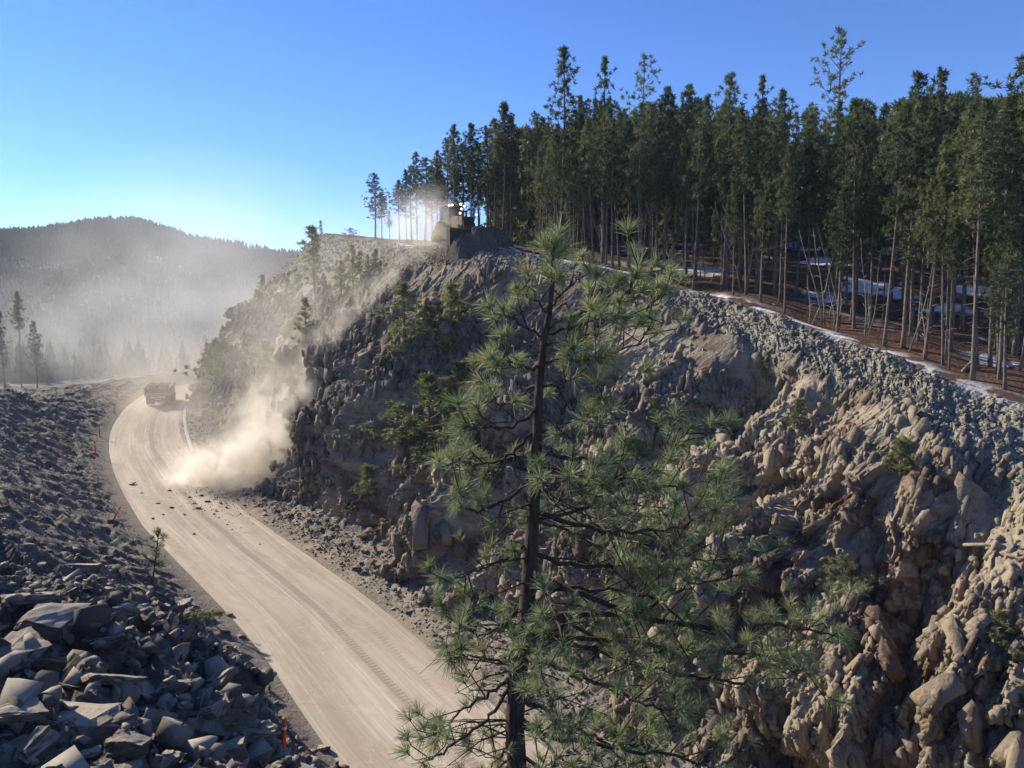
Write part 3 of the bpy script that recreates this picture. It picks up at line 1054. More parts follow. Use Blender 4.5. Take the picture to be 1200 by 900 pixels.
BT = [slab_mesh(300 + i, random.Random(i).uniform(.85, 1.05), random.Random(i + 50).uniform(.45, .85), random.Random(i + 90).uniform(.13, .48)) for i in range(18)]


def boulder(loc, size, rot, k, label, group=None):
    o = bpy.data.objects.new('boulder', BT[k % len(BT)])
    COL.objects.link(o)
    o.location = loc; o.rotation_euler = rot
    o.scale = (size / 2, size / 2, size / 2)
    tag(o, label, 'boulder', group)
    return o


HB = [  # px, py, width px, template, (rx, ry, rz) deg, label
    (132, 805, 78, 0, (-22, 14, 20), 'pale tan slab catching the sun in the middle of the near rock pile'),
    (222, 868, 105, 3, (20, -38, 15), 'long dark plank-shaped slab tilted up to the right at the bottom of the pile'),
    (80, 878, 150, 5, (10, -10, -20), 'large blue grey jagged block at the bottom edge of the photo'),
    (20, 842, 80, 7, (5, 8, 40), 'flat topped brownish slab at the bottom left corner'),
    (66, 790, 76, 9, (-30, 20, 70), 'rounded brown boulder left of the pale sunlit slab'),
    (60, 735, 84, 11, (15, 10, 10), 'broad dark block with a flat shaded face left of the pile centre'),
    (38, 708, 74, 1, (-10, 8, 30), 'light topped flat slab near the left edge above the dark blocks'),
    (176, 815, 52, 2, (-20, 25, -30), 'thin slab leaning beside the pale tan slab'),
    (206, 808, 50, 4, (-25, -10, 10), 'small pale topped slab in the middle of the pile'),
    (252, 806, 62, 6, (-15, -30, 40), 'grey slab with a ribbed pale top face near the outer edge of the pile'),
    (238, 838, 72, 8, (-10, -12, -10), 'dark flat slab lying above the long plank-shaped slab'),
    (300, 862, 70, 10, (10, 20, 50), 'dark block at the outer edge of the pile behind the near marker post'),
    (185, 850, 46, 12, (40, 30, 20), 'upright tan edged splinter in the middle of the bottom pile'),
    (150, 880, 56, 13, (0, 10, 0), 'small flat slab in the gap at the bottom of the pile'),
    (270, 890, 74, 14, (-12, 6, 20), 'wide dark slab at the bottom edge beside the long plank-shaped slab'),
    (92, 672, 52, 15, (-15, 10, 20), 'tan faced slab on the upper part of the bank'),
    (75, 742, 40, 16, (-35, 12, 60), 'small pale stone on the broad dark block'),
    (205, 716, 44, 17, (0, -12, 20), 'dark block jutting from the bank edge over the road'),
    (22, 770, 70, 2, (12, -6, 80), 'grey block against the left edge of the photo in the pile'),
    (128, 758, 60, 6, (8, 24, 130), 'dark angular block behind the pale sunlit slab'),
]
placed = []
for px, py, w, k, rt, lab in HB:
    h = cast(px, py, [B_bank])
    if h is None: continue
    dist = h[1]
    size = w / F * dist * .82
    p_ = h[0] + Vector((0, 0, 0.10 * size))
    boulder(p_, size, tuple(R(a) for a in rt), k, lab)
    placed.append((p_, size * .5))
rb = random.Random(5)
n_b = 0
for _ in range(6000):
    if n_b >= 230: break
    px = rb.uniform(-30, 380); py = rb.uniform(640, 930) if rb.random() < .8 else rb.uniform(560, 700)
    h = cast(px, py, [B_bank])
    if h is None or h[1] > 60: continue
    size = min(1.7, max(.3, rb.lognormvariate(-0.55, .5)))
    size *= 1.0 - .55 * min(1, max(0, (h[1] - 11) / 12))
    if size < h[1] * 0.012: continue
    p_ = h[0]
    if any((p_ - q).length < (size * .45 + r) * .55 for q, r in placed): continue
    placed.append((p_, size * .5))
    boulder(p_ + Vector((0, 0, size * .08)), size, (R(rb.gauss(0, 24)), R(rb.gauss(0, 24)), rb.uniform(0, 6.28)), rb.randrange(18),
            'dark grey angular boulder lying loose among the others of the near rock pile', 'boulders of the near rock pile')
    n_b += 1

# stones lying on the road under the slide
for px, py, w, lab in [(155, 568, 8, 'dark rock lying alone in the middle of the pale road'), (232, 596, 9, 'largest dark rock at the road edge below the dust cloud'),
                       (199, 575, 5, None), (222, 583, 5, None), (243, 588, 6, None), (201, 595, 5, None), (258, 590, 6, None), (216, 603, 5, None), (236, 581, 5, None), (253, 599, 6, None),
                       (227, 590, 5, None), (247, 577, 6, None), (191, 603, 4, None), (227, 626, 4, None), (179, 608, 4, None), (166, 578, 4, None), (185, 590, 4, None), (265, 595, 6, None)]:
    h = cast(px, py, [B_road, B_verge])
    if h is None: continue
    size = w / F * h[1]
    o = boulder(h[0] + Vector((0, 0, size * .15)), size, (rb.uniform(-.3, .3), rb.uniform(-.3, .3), rb.uniform(0, 6)), rb.randrange(18),
                lab or 'small dark rock fallen onto the pale road near the foot of the slide', None if lab else 'small rocks fallen onto the road')
    o.name = 'fallen_rock'; o['category'] = 'rock'
for px, py, w, lab in [(478, 716, 26, 'grey boulder with a pale top resting at the foot of the rock outcrop'), (465, 690, 16, 'dark boulder in the rubble left of the grey boulder'), (418, 668, 14, 'squat dark boulder at the cliff foot above the road bend')]:
    h = cast(px, py, [B_verge, B_cliff])
    size = w / F * h[1]
    boulder(h[0] + Vector((0, 0, size * .1)), size, (R(-15), R(10), rb.uniform(0, 6)), rb.randrange(18), lab)

# ------------------------------------------------------------ conifers
def clump_tris(centers, dirs, nper, length, width, r, cone=1.0):
    """needle bunches: nper thin triangles leaving every centre, biased along dirs"""
    n = len(centers)
    v = r.normal(size=(n, nper, 3)); v /= np.linalg.norm(v, axis=2, keepdims=True)
    d_ = dirs[:, None, :] * cone + v
    d_ /= np.linalg.norm(d_, axis=2, keepdims=True)
    L = length * (0.6 + 0.6 * r.random((n, nper, 1)))
    side = np.cross(d_, r.normal(size=(n, nper, 3))); side /= np.linalg.norm(side, axis=2, keepdims=True) + 1e-9
    c = centers[:, None, :] + v * length * 0.12
    a = c - side * width / 2; b = c + side * width / 2; t = c + d_ * L
    V = np.stack([a, b, t], 2).reshape(-1, 3)
    Fq = np.arange(n * nper * 3).reshape(-1, 3)
    rn = np.repeat(r.random(n) ** 1.3, nper * 3)
    return V, Fq, rn


def conifer(seed, H, crown0, rad, n_br, style='tall', leaf=(0.36, 0.085, 15), mat=M_needle_far, bark=M_bark, trunk_r=0.16, gap=0.25):
    """returns (root, trunk, crown); unit-height trees of real size H"""
    r = np.random.default_rng(seed); rd = random.Random(seed)
    root = empty('pine_tree')
    tb = MB()
    bx, by = rd.uniform(-.35, .35), rd.uniform(-.35, .35)
    def axis(t):
        return Vector((bx * math.sin(t * 2.4) * H / 18, by * math.sin(t * 2.0 + .4) * H / 18, t * H))
    def tr(t):
        return trunk_r * (1 - t) ** .8 * (1 + .5 * max(0, .06 - t) / .06) + .012
    tb.tube([axis(i / 14) - (Vector((0, 0, .5)) if i == 0 else Vector()) for i in range(15)], [tr(i / 14) for i in range(15)], 7)
    cs, ds = [], []
    for i in range(n_br):
        t = crown0 + (1 - crown0) * ((i + rd.random()) / n_br) ** .9
        if rd.random() < gap * .5: continue
        f = (t - crown0) / (1 - crown0)
        prof = (0.55 + 0.6 * min(1, f / .3)) * (1 - f) ** .62 + .10 if style != 'bush' else (1 - f) ** .6 + .15
        L = rad * prof * rd.choice([rd.uniform(.35, .8), rd.uniform(.7, 1.3)])
        az = i * 2.4 + rd.uniform(-.5, .5)
        up = rd.uniform(-.05, .35) + f * .6
        p0 = axis(t)
        dh = Vector((math.cos(az), math.sin(az), up)).normalized()
        mid = p0 + dh * L * .55 + Vector((0, 0, -.05 * L)); tip = p0 + dh * L + Vector((0, 0, .12 * L))
        tb.tube([p0, mid, tip], [max(.012, .035 * L / rad), .02, .008], 3, cap=False)
        k = max(2, int(L * 3.4 / (leaf[0] / .36)))
        for q in range(k):
            w = rd.uniform(.28, 1.05)
            base = p0.lerp(mid, w / .55) if w < .55 else mid.lerp(tip, (w - .55) / .45)
            sp = .22 * L * (1.15 - w * .5)
            c = base + Vector((rd.gauss(0, sp), rd.gauss(0, sp), rd.gauss(.05, sp * .55)))
            cs.append(c[:]); dd = (dh + Vector((0, 0, .7))).normalized(); ds.append(dd[:])
    for q in range(5):
        cs.append((axis(1 - .015 * q) + Vector((rd.gauss(0, .05 * H / 18), rd.gauss(0, .05 * H / 18), 0)))[:]); ds.append((0, 0, 1))
    # bare dead twigs under the crown
    if style == 'tall':
        for i in range(26):
            t = rd.uniform(.12, crown0 + .15)
            az = rd.uniform(0, 6.28); L = rd.uniform(.4, 1.5)
            p0 = axis(t); e = p0 + Vector((math.cos(az), math.sin(az), rd.uniform(-.35, .2))) * L
            m2 = p0.lerp(e, .5) + Vector((0, 0, rd.uniform(-.1, .12)))
            tb.tube([p0, m2, e], [.025, .016, .007], 3, cap=False)
    trunk = tb.build('trunk', bark, root, smooth=True)
    V, Fq, rn = clump_tris(np.array(cs), np.array(ds), leaf[2], leaf[0], leaf[1], r, .55)
    crown = raw_mesh('crown', V, Fq, mat, root)
    add_attr(crown, 'rnd', rn)
    root['H'] = H
    return root


PROTO_T = [conifer(40 + i, 18, [.46, .55, .38, .6, .48, .62, .42, .54, .32][i], [1.9, 1.7, 2.1, 1.6, 1.9, 1.7, 2.1, 1.8, 2.3][i], 84, 'tall', leaf=(.37, .095, 20), trunk_r=[.15, .12, .18, .11, .14, .10, .17, .13, .17][i]) for i in range(9)]
PROTO_BIG = [conifer(70 + i, 20, [.38, .3, .45][i], [2.3, 2.0, 2.6][i], 80, 'tall', leaf=(.42, .1, 18), trunk_r=.24) for i in range(3)]
PROTO_OPEN = [conifer(80 + i, 18, .55, 2.5, 40, 'tall', leaf=(.34, .08, 15), trunk_r=.17, gap=.5) for i in range(2)]
PROTO_Y = [conifer(90 + i, 6, [.2, .3, .12, .25][i], [1.0, 1.0, 1.2, .9][i], 40, 'bush', leaf=(.30, .075, 20), trunk_r=.07, mat=M_needle_shrub, bark=M_bark) for i in range(4)]
PROTO_SPARSE = [conifer(99, 2, .35, .55, 15, 'bush', leaf=(.16, .02, 22), trunk_r=.025, mat=M_needle_shrub, bark=M_bark_dark, gap=.3)]
PROTO_S = [conifer(96 + i, 3, [.1, .02, .2][i], [1.0, 1.5, .8][i], 34, 'bush', leaf=(.25, .06, 20), trunk_r=.035, mat=M_needle_shrub, bark=M_bark) for i in range(3)]
used = set()


def plant(proto, loc, height, label, group=None, rz=None, wide=1.0, cat='pine tree', name='pine_tree', tilt=(0, 0)):
    src = proto
    first = src.name not in used
    if first:
        used.add(src.name); root = src
    else:
        root = src.copy(); COL.objects.link(root)
        for ch in list(src.children):
            c = ch.copy(); COL.objects.link(c); c.parent = root
    s_ = height / src['H']
    root.location = loc
    root.rotation_euler = (tilt[0], tilt[1], random.uniform(0, 6.28) if rz is None else rz)
    root.scale = (s_ * wide, s_ * wide, s_)
    for k_ in ('group',):
        if k_ in root.keys(): del root[k_]
    tag(root, label, cat, group)
    if not first or name != 'pine_tree': root.name = name
    return root


# named trees on the skyline: px, crown top py, distance, proto, label, width
HT = [
    (449, 226, 110, PROTO_T[4], 'low dusty pine touching the right side of the leftmost tall pine', 1.6),
    (470, 212, 106, PROTO_T[0], 'dusty pine between the short hazy pine and the thin pine left of the bulldozer', 1.5),
    (484, 196, 104, PROTO_T[8], 'fuller pine close behind the thin pine left of the bulldozer', 1.4),
    (499, 186, 102, PROTO_T[6], 'pine right above the dust left of the bulldozer', 1.5),
    (508, 196, 104, PROTO_T[2], 'shorter pine left of the bulldozer cab in the dust', 1.5),
    (524, 164, 98, PROTO_T[8], 'full pine just left of the pointed pine behind the cab roof', 1.4),
    (542, 170, 96, PROTO_T[2], 'pine filling the gap behind the bulldozer cab and exhaust', 1.4),
    (563, 172, 94, PROTO_T[6], 'pine with low crown right of the narrow pine behind the exhaust', 1.4),
    (571, 152, 92, PROTO_T[8], 'bushy pine left of the tall pointed pine right of the bulldozer', 1.4),
    (580, 142, 90, PROTO_T[4], 'pine leaning on the left side of the tall pointed pine', 1.3),
    (576, 190, 96, PROTO_T[0], 'shorter pine behind the right end of the earth mound', 1.5),
    (441, 205, 108, PROTO_T[8], 'leftmost tall pine of the ridge forest, veiled in dust', 1.7),
    (458, 248, 112, PROTO_T[6], 'short hazy pine just right of the leftmost tall pine', 1.5),
    (478, 200, 100, PROTO_T[1], 'thin pine left of the bulldozer with sky showing through its crown', 1.0),
    (490, 180, 100, PROTO_T[4], 'pine left of the bulldozer, taller than the thin one beside it', 1.1),
    (515, 178, 98, PROTO_T[0], 'pine rising behind the left side of the bulldozer cab', 1.1),
    (533, 148, 94, PROTO_T[7], 'pointed pine behind the bulldozer cab roof', 1.1),
    (554, 147, 92, PROTO_T[5], 'narrow pine behind the bulldozer exhaust', 1.0),
    (588, 122, 88, PROTO_T[3], 'tall pointed pine right of the bulldozer', 1.2),
    (600, 140, 90, PROTO_T[0], 'pine close behind the tall pointed pine right of the bulldozer', 1.0),
    (628, 135, 88, PROTO_T[8], 'pine with a bushy crown left of the tallest middle pine', 1.0),
    (656, 58, 78, PROTO_BIG[0], 'tallest pine in the middle of the photo with an open domed crown', 1.0),
    (706, 70, 74, PROTO_BIG[1], 'tall spire shaped pine right of the tallest middle pine', .9),
    (750, 66, 76, PROTO_OPEN[0], 'pine with a narrow tufted top above the centre of the forest', .8),
    (775, 105, 72, PROTO_T[2], 'pine between the tufted top and the right half of the forest', 1.1),
    (803, 103, 70, PROTO_T[4], 'pine with a thick crown at the centre right skyline', 1.1),
    (848, 88, 66, PROTO_BIG[2], 'broad pine whose crown splits in two near the top', .8),
    (886, 92, 64, PROTO_BIG[1], 'broad dark pine right of the split crown', .8),
    (907, 108, 62, PROTO_T[6], 'lower pine tucked right of the broad dark pine', 1.0),
    (974, 38, 66, PROTO_OPEN[1], 'tallest pine of the right half with a sparse see-through top', 1.0),
    (1062, 86, 58, PROTO_BIG[2], 'wide pine with rusty needles at its top', .9),
    (1092, 84, 56, PROTO_BIG[0], 'rounded pine next to the rusty topped pine', .8),
    (1128, 90, 54, PROTO_OPEN[0], 'pine with spreading open boughs near the right edge', .9),
    (1192, 62, 50, PROTO_BIG[2], 'big golden green pine cut by the right edge of the photo', 1.1),
]
tree_xy = []
for px, ty_, D_, pr, lab, wd in HT:
    g0 = at(px, 363, D_)
    g = drop(g0.x, g0.y, (B_cliff,))
    if g is None: continue
    top = at(px, ty_, D_)
    plant(pr, g, top.z - g.z, lab, wide=wd)
    tree_xy.append((g.x, g.y))
envx = [400, 430, 460, 490, 520, 550, 580, 620, 660, 700, 750, 800, 850, 900, 950, 1000, 1050, 1100, 1150, 1260]
envy = [270, 250, 225, 198, 190, 168, 152, 140, 122, 112, 112, 115, 112, 122, 124, 118, 112, 104, 108, 98]
rt_ = random.Random(21)
n_t = 0
tries = 0
while n_t < 262 and tries < 9000:
    tries += 1
    back = .9 + 44 * rt_.random() ** 1.7
    ii = rt_.randrange(int(NU[0] + NU[1] + NU[2] * .3), sum(NU[:9]))
    c0 = Pc[ii, ICR]; c1 = C[ii, sum(VN[:5]) - 1]
    dd = (c1 - c0)[:2]; dd = dd / np.linalg.norm(dd)
    xx, yy = c0[0] + dd[0] * back, c0[1] + dd[1] * back
    q = pix((xx, yy, c0[2]))
    if q is None or q[0] > 1275 or q[0] < 455: continue
    if q[0] < 620 and (back < 7 or rt_.random() < .35): continue
    mind = 1.0 if back < 10 else 1.5
    if any((xx - a) ** 2 + (yy - b) ** 2 < mind * mind for a, b in tree_xy): continue
    g = drop(xx, yy, (B_cliff,))
    if g is None: continue
    ty_ = np.interp(q[0], envx, envy) + abs(rt_.gauss(4, 34))
    top = at(q[0], ty_, yy)
    H_ = top.z - g.z
    if back < 8 and rt_.random() < .45: H_ *= rt_.uniform(.6, .95)
    H_ = max(7, min(H_, 25))
    pr = rt_.choice(PROTO_T)
    plant(pr, g, H_, 'slender dark pine in the close-set stand of the ridge forest', 'pines of the ridge forest', wide=rt_.uniform(.6, 1.1), tilt=(rt_.gauss(0, .03), rt_.gauss(0, .03)))
    tree_xy.append((xx, yy)); n_t += 1

n_u = 0
while n_u < 48:
    seg_ = rt_.randrange(5, 8)
    ii = rt_.randrange(sum(NU[:seg_]), sum(NU[:seg_ + 1]))
    c0 = Pc[ii, ICR]; c1 = C[ii, sum(VN[:5]) - 1]
    dd = (c1 - c0)[:2]; dd = dd / np.linalg.norm(dd); b_ = rt_.uniform(9, 40)
    g = drop(c0[0] + dd[0] * b_, c0[1] + dd[1] * b_, (B_cliff,)); n_u += 1
    if g is None or (pix(g) or (0,))[0] < 575: continue
    plant(rt_.choice(PROTO_Y), g, rt_.uniform(4, 9), 'low young pine filling the shade under the tall pines of the ridge', 'young pines under the ridge forest', wide=rt_.uniform(.7, 1.1), cat='young pine', name='young_pine')

# dead leaning saplings along the forest edge
def dead_sapling(loc, H, lean, az, label, group=None):
    root = empty('dead_sapling', loc, az)
    m = MB(); rd = random.Random(int(loc[0] * 100))
    P_ = [Vector((lean * H * t + .15 * math.sin(t * 5), 0, H * t * (1 - .15 * lean * lean))) for t in (0, .25, .5, .75, 1)]
    m.tube(P_, [.055, .045, .035, .025, .01], 5)
    m.build('trunk', M_dead, root, smooth=True)
    for k_ in range(7):
        t = rd.uniform(.3, .95); p = Vector((lean * H * t, 0, H * t * (1 - .15 * lean * lean)))
        a = rd.uniform(0, 6.28); L = rd.uniform(.3, 1.0)
        b = MB(); b.tube([p, p + Vector((math.cos(a), math.sin(a), .5)) * L * .5, p + Vector((math.cos(a), math.sin(a), .25)) * L], [.018, .012, .005], 3, cap=False)
        b.build('branch', M_dead, root)
    tag(root, label, 'dead tree', group)
    return root


for i in range(32):
    ii = rt_.randrange(int(NU[0] + NU[1] + NU[2]), sum(NU[:6]))
    c0 = Pc[ii, ICR]; c1 = C[ii, sum(VN[:5]) - 1]
    dd = (c1 - c0)[:2]; dd = dd / np.linalg.norm(dd); b_ = rt_.uniform(.8, 5)
    g = drop(c0[0] + dd[0] * b_, c0[1] + dd[1] * b_, (B_cliff,))
    if g: dead_sapling(g, rt_.uniform(3, 8), rt_.choice([-1, 1]) * rt_.uniform(.02, .32), rt_.uniform(-.5, .5), 'thin bare dead sapling leaning at the lit edge of the forest', 'dead saplings at the forest edge')

# logs and sticks
def log(p0, p1, r0, r1, label, name='fallen_log', stubs=4):
    m = MB(); p0 = Vector(p0); p1 = Vector(p1)
    mid = p0.lerp(p1, .5) + Vector((0, 0, .04 * (p1 - p0).length))
    m.tube([p0, p0.lerp(mid, .5), mid, mid.lerp(p1, .5), p1], [r0, r0 * .9, (r0 + r1) / 2, r1 * 1.1, r1], 7)
    rd = random.Random(int(p0.x * 77))
    for _ in range(stubs):
        q = p0.lerp(p1, rd.uniform(.2, .95)); m.tube([q, q + Vector((rd.uniform(-1, 1), rd.uniform(-1, 1), rd.uniform(.2, 1))) * .45], [r1 * .6, .006], 4)
    return tag(m.build(name, M_dead, smooth=True), label, 'log')


def surf(px, py, lift=0.05):
    h = cast(px, py)
    return h[0] + Vector((0, 0, lift)) if h else None


for a, b, r0, r1, lab in [((1125, 640), (1200, 645), .09, .05, 'long dark branch lying across the gully near the right edge'),
                          ((1128, 436), (1165, 408), .09, .05, 'pale fallen trunk propped at the forest edge near the right side'),
                          ((905, 357), (940, 366), .07, .05, 'orange brown log lying along the snow line'),
                          ((560, 500), (553, 470), .06, .04, 'pale bare snag on the middle of the cliff below the shrubs')]:
    p, q = surf(*a), surf(*b)
    if p and q: log(p, q, r0, r1, lab)

# ------------------------------------------------------------ small trees on the cliff
CT = [  # base px, py, top py, proto, wide, label
    (369, 352, 278, PROTO_Y[0], 1.2, 'tall young pine near the left brow of the cliff, standing in drifting dust'),
    (376, 282, 262, PROTO_Y[3], .9, 'tiny pointed pine on the highest point of the left brow'),
    (398, 279, 266, PROTO_S[1], 1.0, 'low bush on the crest right of the tiny pointed pine'),
    (411, 279, 269, PROTO_S[1], 1.1, 'second low bush on the crest nearer the leftmost tall pine'),
    (338, 374, 333, PROTO_Y[1], 1.1, 'sparse young pine left of and below the tall young pine'),
    (358, 425, 360, PROTO_Y[3], 1.0, 'thin leaning pine halfway down the dusty left slope'),
    (378, 412, 386, PROTO_S[2], 1.0, 'small sapling right of the thin leaning pine'),
    (400, 350, 312, PROTO_Y[3], 1.0, 'leftmost of the row of saplings on the upper dusty slope'),
    (414, 342, 295, PROTO_Y[0], .9, 'tallest sapling in the row on the upper dusty slope'),
    (423, 334, 300, PROTO_Y[1], .9, 'sapling between the tallest one and the right end of the row'),
    (431, 332, 303, PROTO_Y[3], .8, 'slim sapling second from the right end of the row'),
    (441, 328, 297, PROTO_Y[1], .8, 'rightmost sapling of the row below the crest'),
    (474, 435, 345, PROTO_Y[2], 1.25, 'large ragged young pine at the centre left of the cliff'),
    (452, 400, 368, PROTO_S[0], 1.2, 'small green shrub left of the large ragged young pine'),
    (528, 430, 345, PROTO_Y[0], 1.15, 'young pine with separate tufts at the middle of the cliff'),
    (545, 408, 372, PROTO_S[0], 1.3, 'shrub right beside the young pine with separate tufts'),
    (505, 400, 365, PROTO_S[0], 1.3, 'round shrub between the two young pines of the cliff'),
    (582, 440, 375, PROTO_Y[2], .9, 'young pine just left of the foreground pine needles'),
    (503, 568, 452, PROTO_Y[2], 1.3, 'biggest spreading pine clinging to the lower middle of the cliff'),
    (468, 530, 480, PROTO_S[1], 1.3, 'spreading shrub left of the biggest clinging pine'),
    (535, 545, 490, PROTO_Y[1], 1.3, 'bushy pine right of the biggest clinging pine'),
    (560, 560, 515, PROTO_S[1], 1.3, 'low wide shrub beside the bushy pine'),
    (432, 590, 550, PROTO_S[0], 1.2, 'olive shrub on the ribbed rock above the road bend'),
    (412, 505, 470, PROTO_S[2], 1.3, 'small shrub on the dark ribs left of the clinging pines'),
    (538, 470, 430, PROTO_S[0], 1.2, 'dark green shrub in the middle gap between upper and lower pines'),
    (262, 455, 408, PROTO_S[1], .9, 'leaning shrub on the left silhouette of the cliff above the truck'),
    (285, 468, 430, PROTO_S[0], .8, 'hazy shrub right of the leaning silhouette shrub'),
    (312, 440, 405, PROTO_S[2], 1.0, 'thin hazy sapling on the lower left slope'),
    (308, 345, 326, PROTO_S[0], .8, 'small bush on the upper left silhouette'),
    (898, 447, 416, PROTO_Y[2], .9, 'lone small sapling on the bare slope below the graded band'),
    (935, 505, 472, PROTO_S[0], 1.0, 'yellow green tuft on the tan slope'),
    (1055, 562, 520, PROTO_S[0], 1.3, 'small green shrub on the right hand outcrops'),
    (1062, 300 + 260, 535, PROTO_S[1], .8, 'low tuft beside the small green shrub on the right'),
    (1168, 790, 720, PROTO_Y[3], 1.6, 'leafy sapling near the bottom right of the cliff'),
    (985, 690, 655, PROTO_S[1], 1.0, 'small tuft among the red brown needle litter'),
    (765, 500, 470, PROTO_S[0], 1.0, 'tuft on the rock right of the foreground pine'),
]
for px, py, ty_, pr, wd, lab in CT:
    h = cast(px, py, [B_cliff])
    if h is None or h[1] > 300: continue
    H_ = (py - ty_) / F * h[0].y * 1.12; wd *= 1.3
    cat_ = 'shrub' if ('shrub' in lab or 'bush ' in lab or 'tuft ' in lab) and 'pine with' not in lab and not lab.startswith(('young pine', 'bushy pine')) else 'young pine'
    plant(pr, h[0] - Vector((0, 0, .05)), H_, lab, wide=wd, cat=cat_, name='shrub' if cat_ == 'shrub' else 'young_pine')
# sapling and twig on the near bank
h = cast(178, 684, [B_bank])
plant(PROTO_SPARSE[0], h[0], (684 - 620) / F * h[0].y, 'small sparse sapling standing out against the road at the edge of the bank', wide=1.0, cat='young pine', name='young_pine', tilt=(0, .22))
h = cast(205, 726, [B_bank])
plant(PROTO_S[0], h[0] + Vector((.1, 0, .1)), 1.3, 'uprooted pine twig hanging over the bank edge towards the road', wide=.5, cat='young pine', name='young_pine', tilt=(0, 1.5), rz=0.0)

# trees beyond the bank on the left
LT = [(20, 343, 172, PROTO_T[3], .9, 'tall bare-trunked pine on the bank near the left edge'), (39, 378, 168, PROTO_T[8], 1.0, 'shorter full pine right of the bare-trunked pine'),
      (0, 366, 166, PROTO_BIG[1], .9, 'pine cut off by the left edge of the photo'), (8, 395, 190, PROTO_T[0], 1.2, 'hazy pine behind the bare-trunked pine'), (-14, 350, 168, PROTO_T[6], 1.0, 'pine mostly outside the left edge')]
for px, ty_, D_, pr, wd, lab in LT:
    g0 = at(px, 363, D_); g = drop(g0.x, g0.y, (B_bank, B_ground))
    if g is None: continue
    plant(pr, g, at(px, ty_, D_).z - g.z, lab, wide=wd)
# unused sources are removed
for pr in PROTO_T + PROTO_BIG + PROTO_OPEN + PROTO_Y + PROTO_S:
    if pr.name not in used and 'label' not in pr.keys():
        for ch in list(pr.children): bpy.data.objects.remove(ch)
        bpy.data.objects.remove(pr)

# ------------------------------------------------------------ far wood on the hill (stuff)
def hill_wood():
    n = 26000
    a = np.radians(rng.uniform(-41, -10, n)); rd_ = np.sqrt(rng.uniform(215 ** 2, 1010 ** 2, n))
    xx, yy = rd_ * np.sin(a), rd_ * np.cos(a)
    zi = np.empty(n)
    for i in range(n):
        h = B_ground.ray_cast(Vector((xx[i], yy[i], 400)), Vector((0, 0, -1)), 800)
        zi[i] = h[0].z if h[0] else -999
    m = (zi > -900) & ((fbm(xx / 40, yy / 40, 3, 120) > -.22) | (rd_ > 500))
    xx, yy, zi = xx[m], yy[m], zi[m]; n = len(xx)
    Hh = rng.uniform(5, 12, n)
    # five drooping tiers of jagged skirts per tree
    Vs, Fs, Rs = [], [], []
    K = 6
    base = 0
    rn = rng.random(n)
    for tier in range(4):
        f0 = .12 + tier * .22
        zb = zi + Hh * f0; zt = zi + Hh * min(1, f0 + .36)
        rad = Hh * (.19 - .04 * tier) * rng.uniform(.8, 1.2, n)
        th = rng.uniform(0, 6.28, n)[:, None] + np.arange(K)[None] * 2 * np.pi / K
        rj = rad[:, None] * rng.uniform(.55, 1.2, (n, K))
        ring = np.stack([xx[:, None] + rj * np.cos(th), yy[:, None] + rj * np.sin(th), zb[:, None] + Hh[:, None] * rng.uniform(-.05, .06, (n, K))], 2)
        tip = np.stack([xx, yy, zt], 1)[:, None]
        V = np.concatenate([ring, tip], 1)
        Vs.append(V.reshape(-1, 3))
        o0 = base + np.arange(n)[:, None] * (K + 1)
        for k_ in range(K):
            Fs.append(np.concatenate([o0 + k_, o0 + (k_ + 1) % K, o0 + K], 1))
        Rs.append(np.repeat(rn, K + 1)); base += n * (K + 1)
    o = raw_mesh('hillside_wood', np.concatenate(Vs), np.concatenate(Fs), M_hillwood)
    add_attr(o, 'rnd', np.concatenate(Rs))
    tag(o, 'dark conifer wood covering the far hillside', 'wood', kind='stuff')


hill_wood()

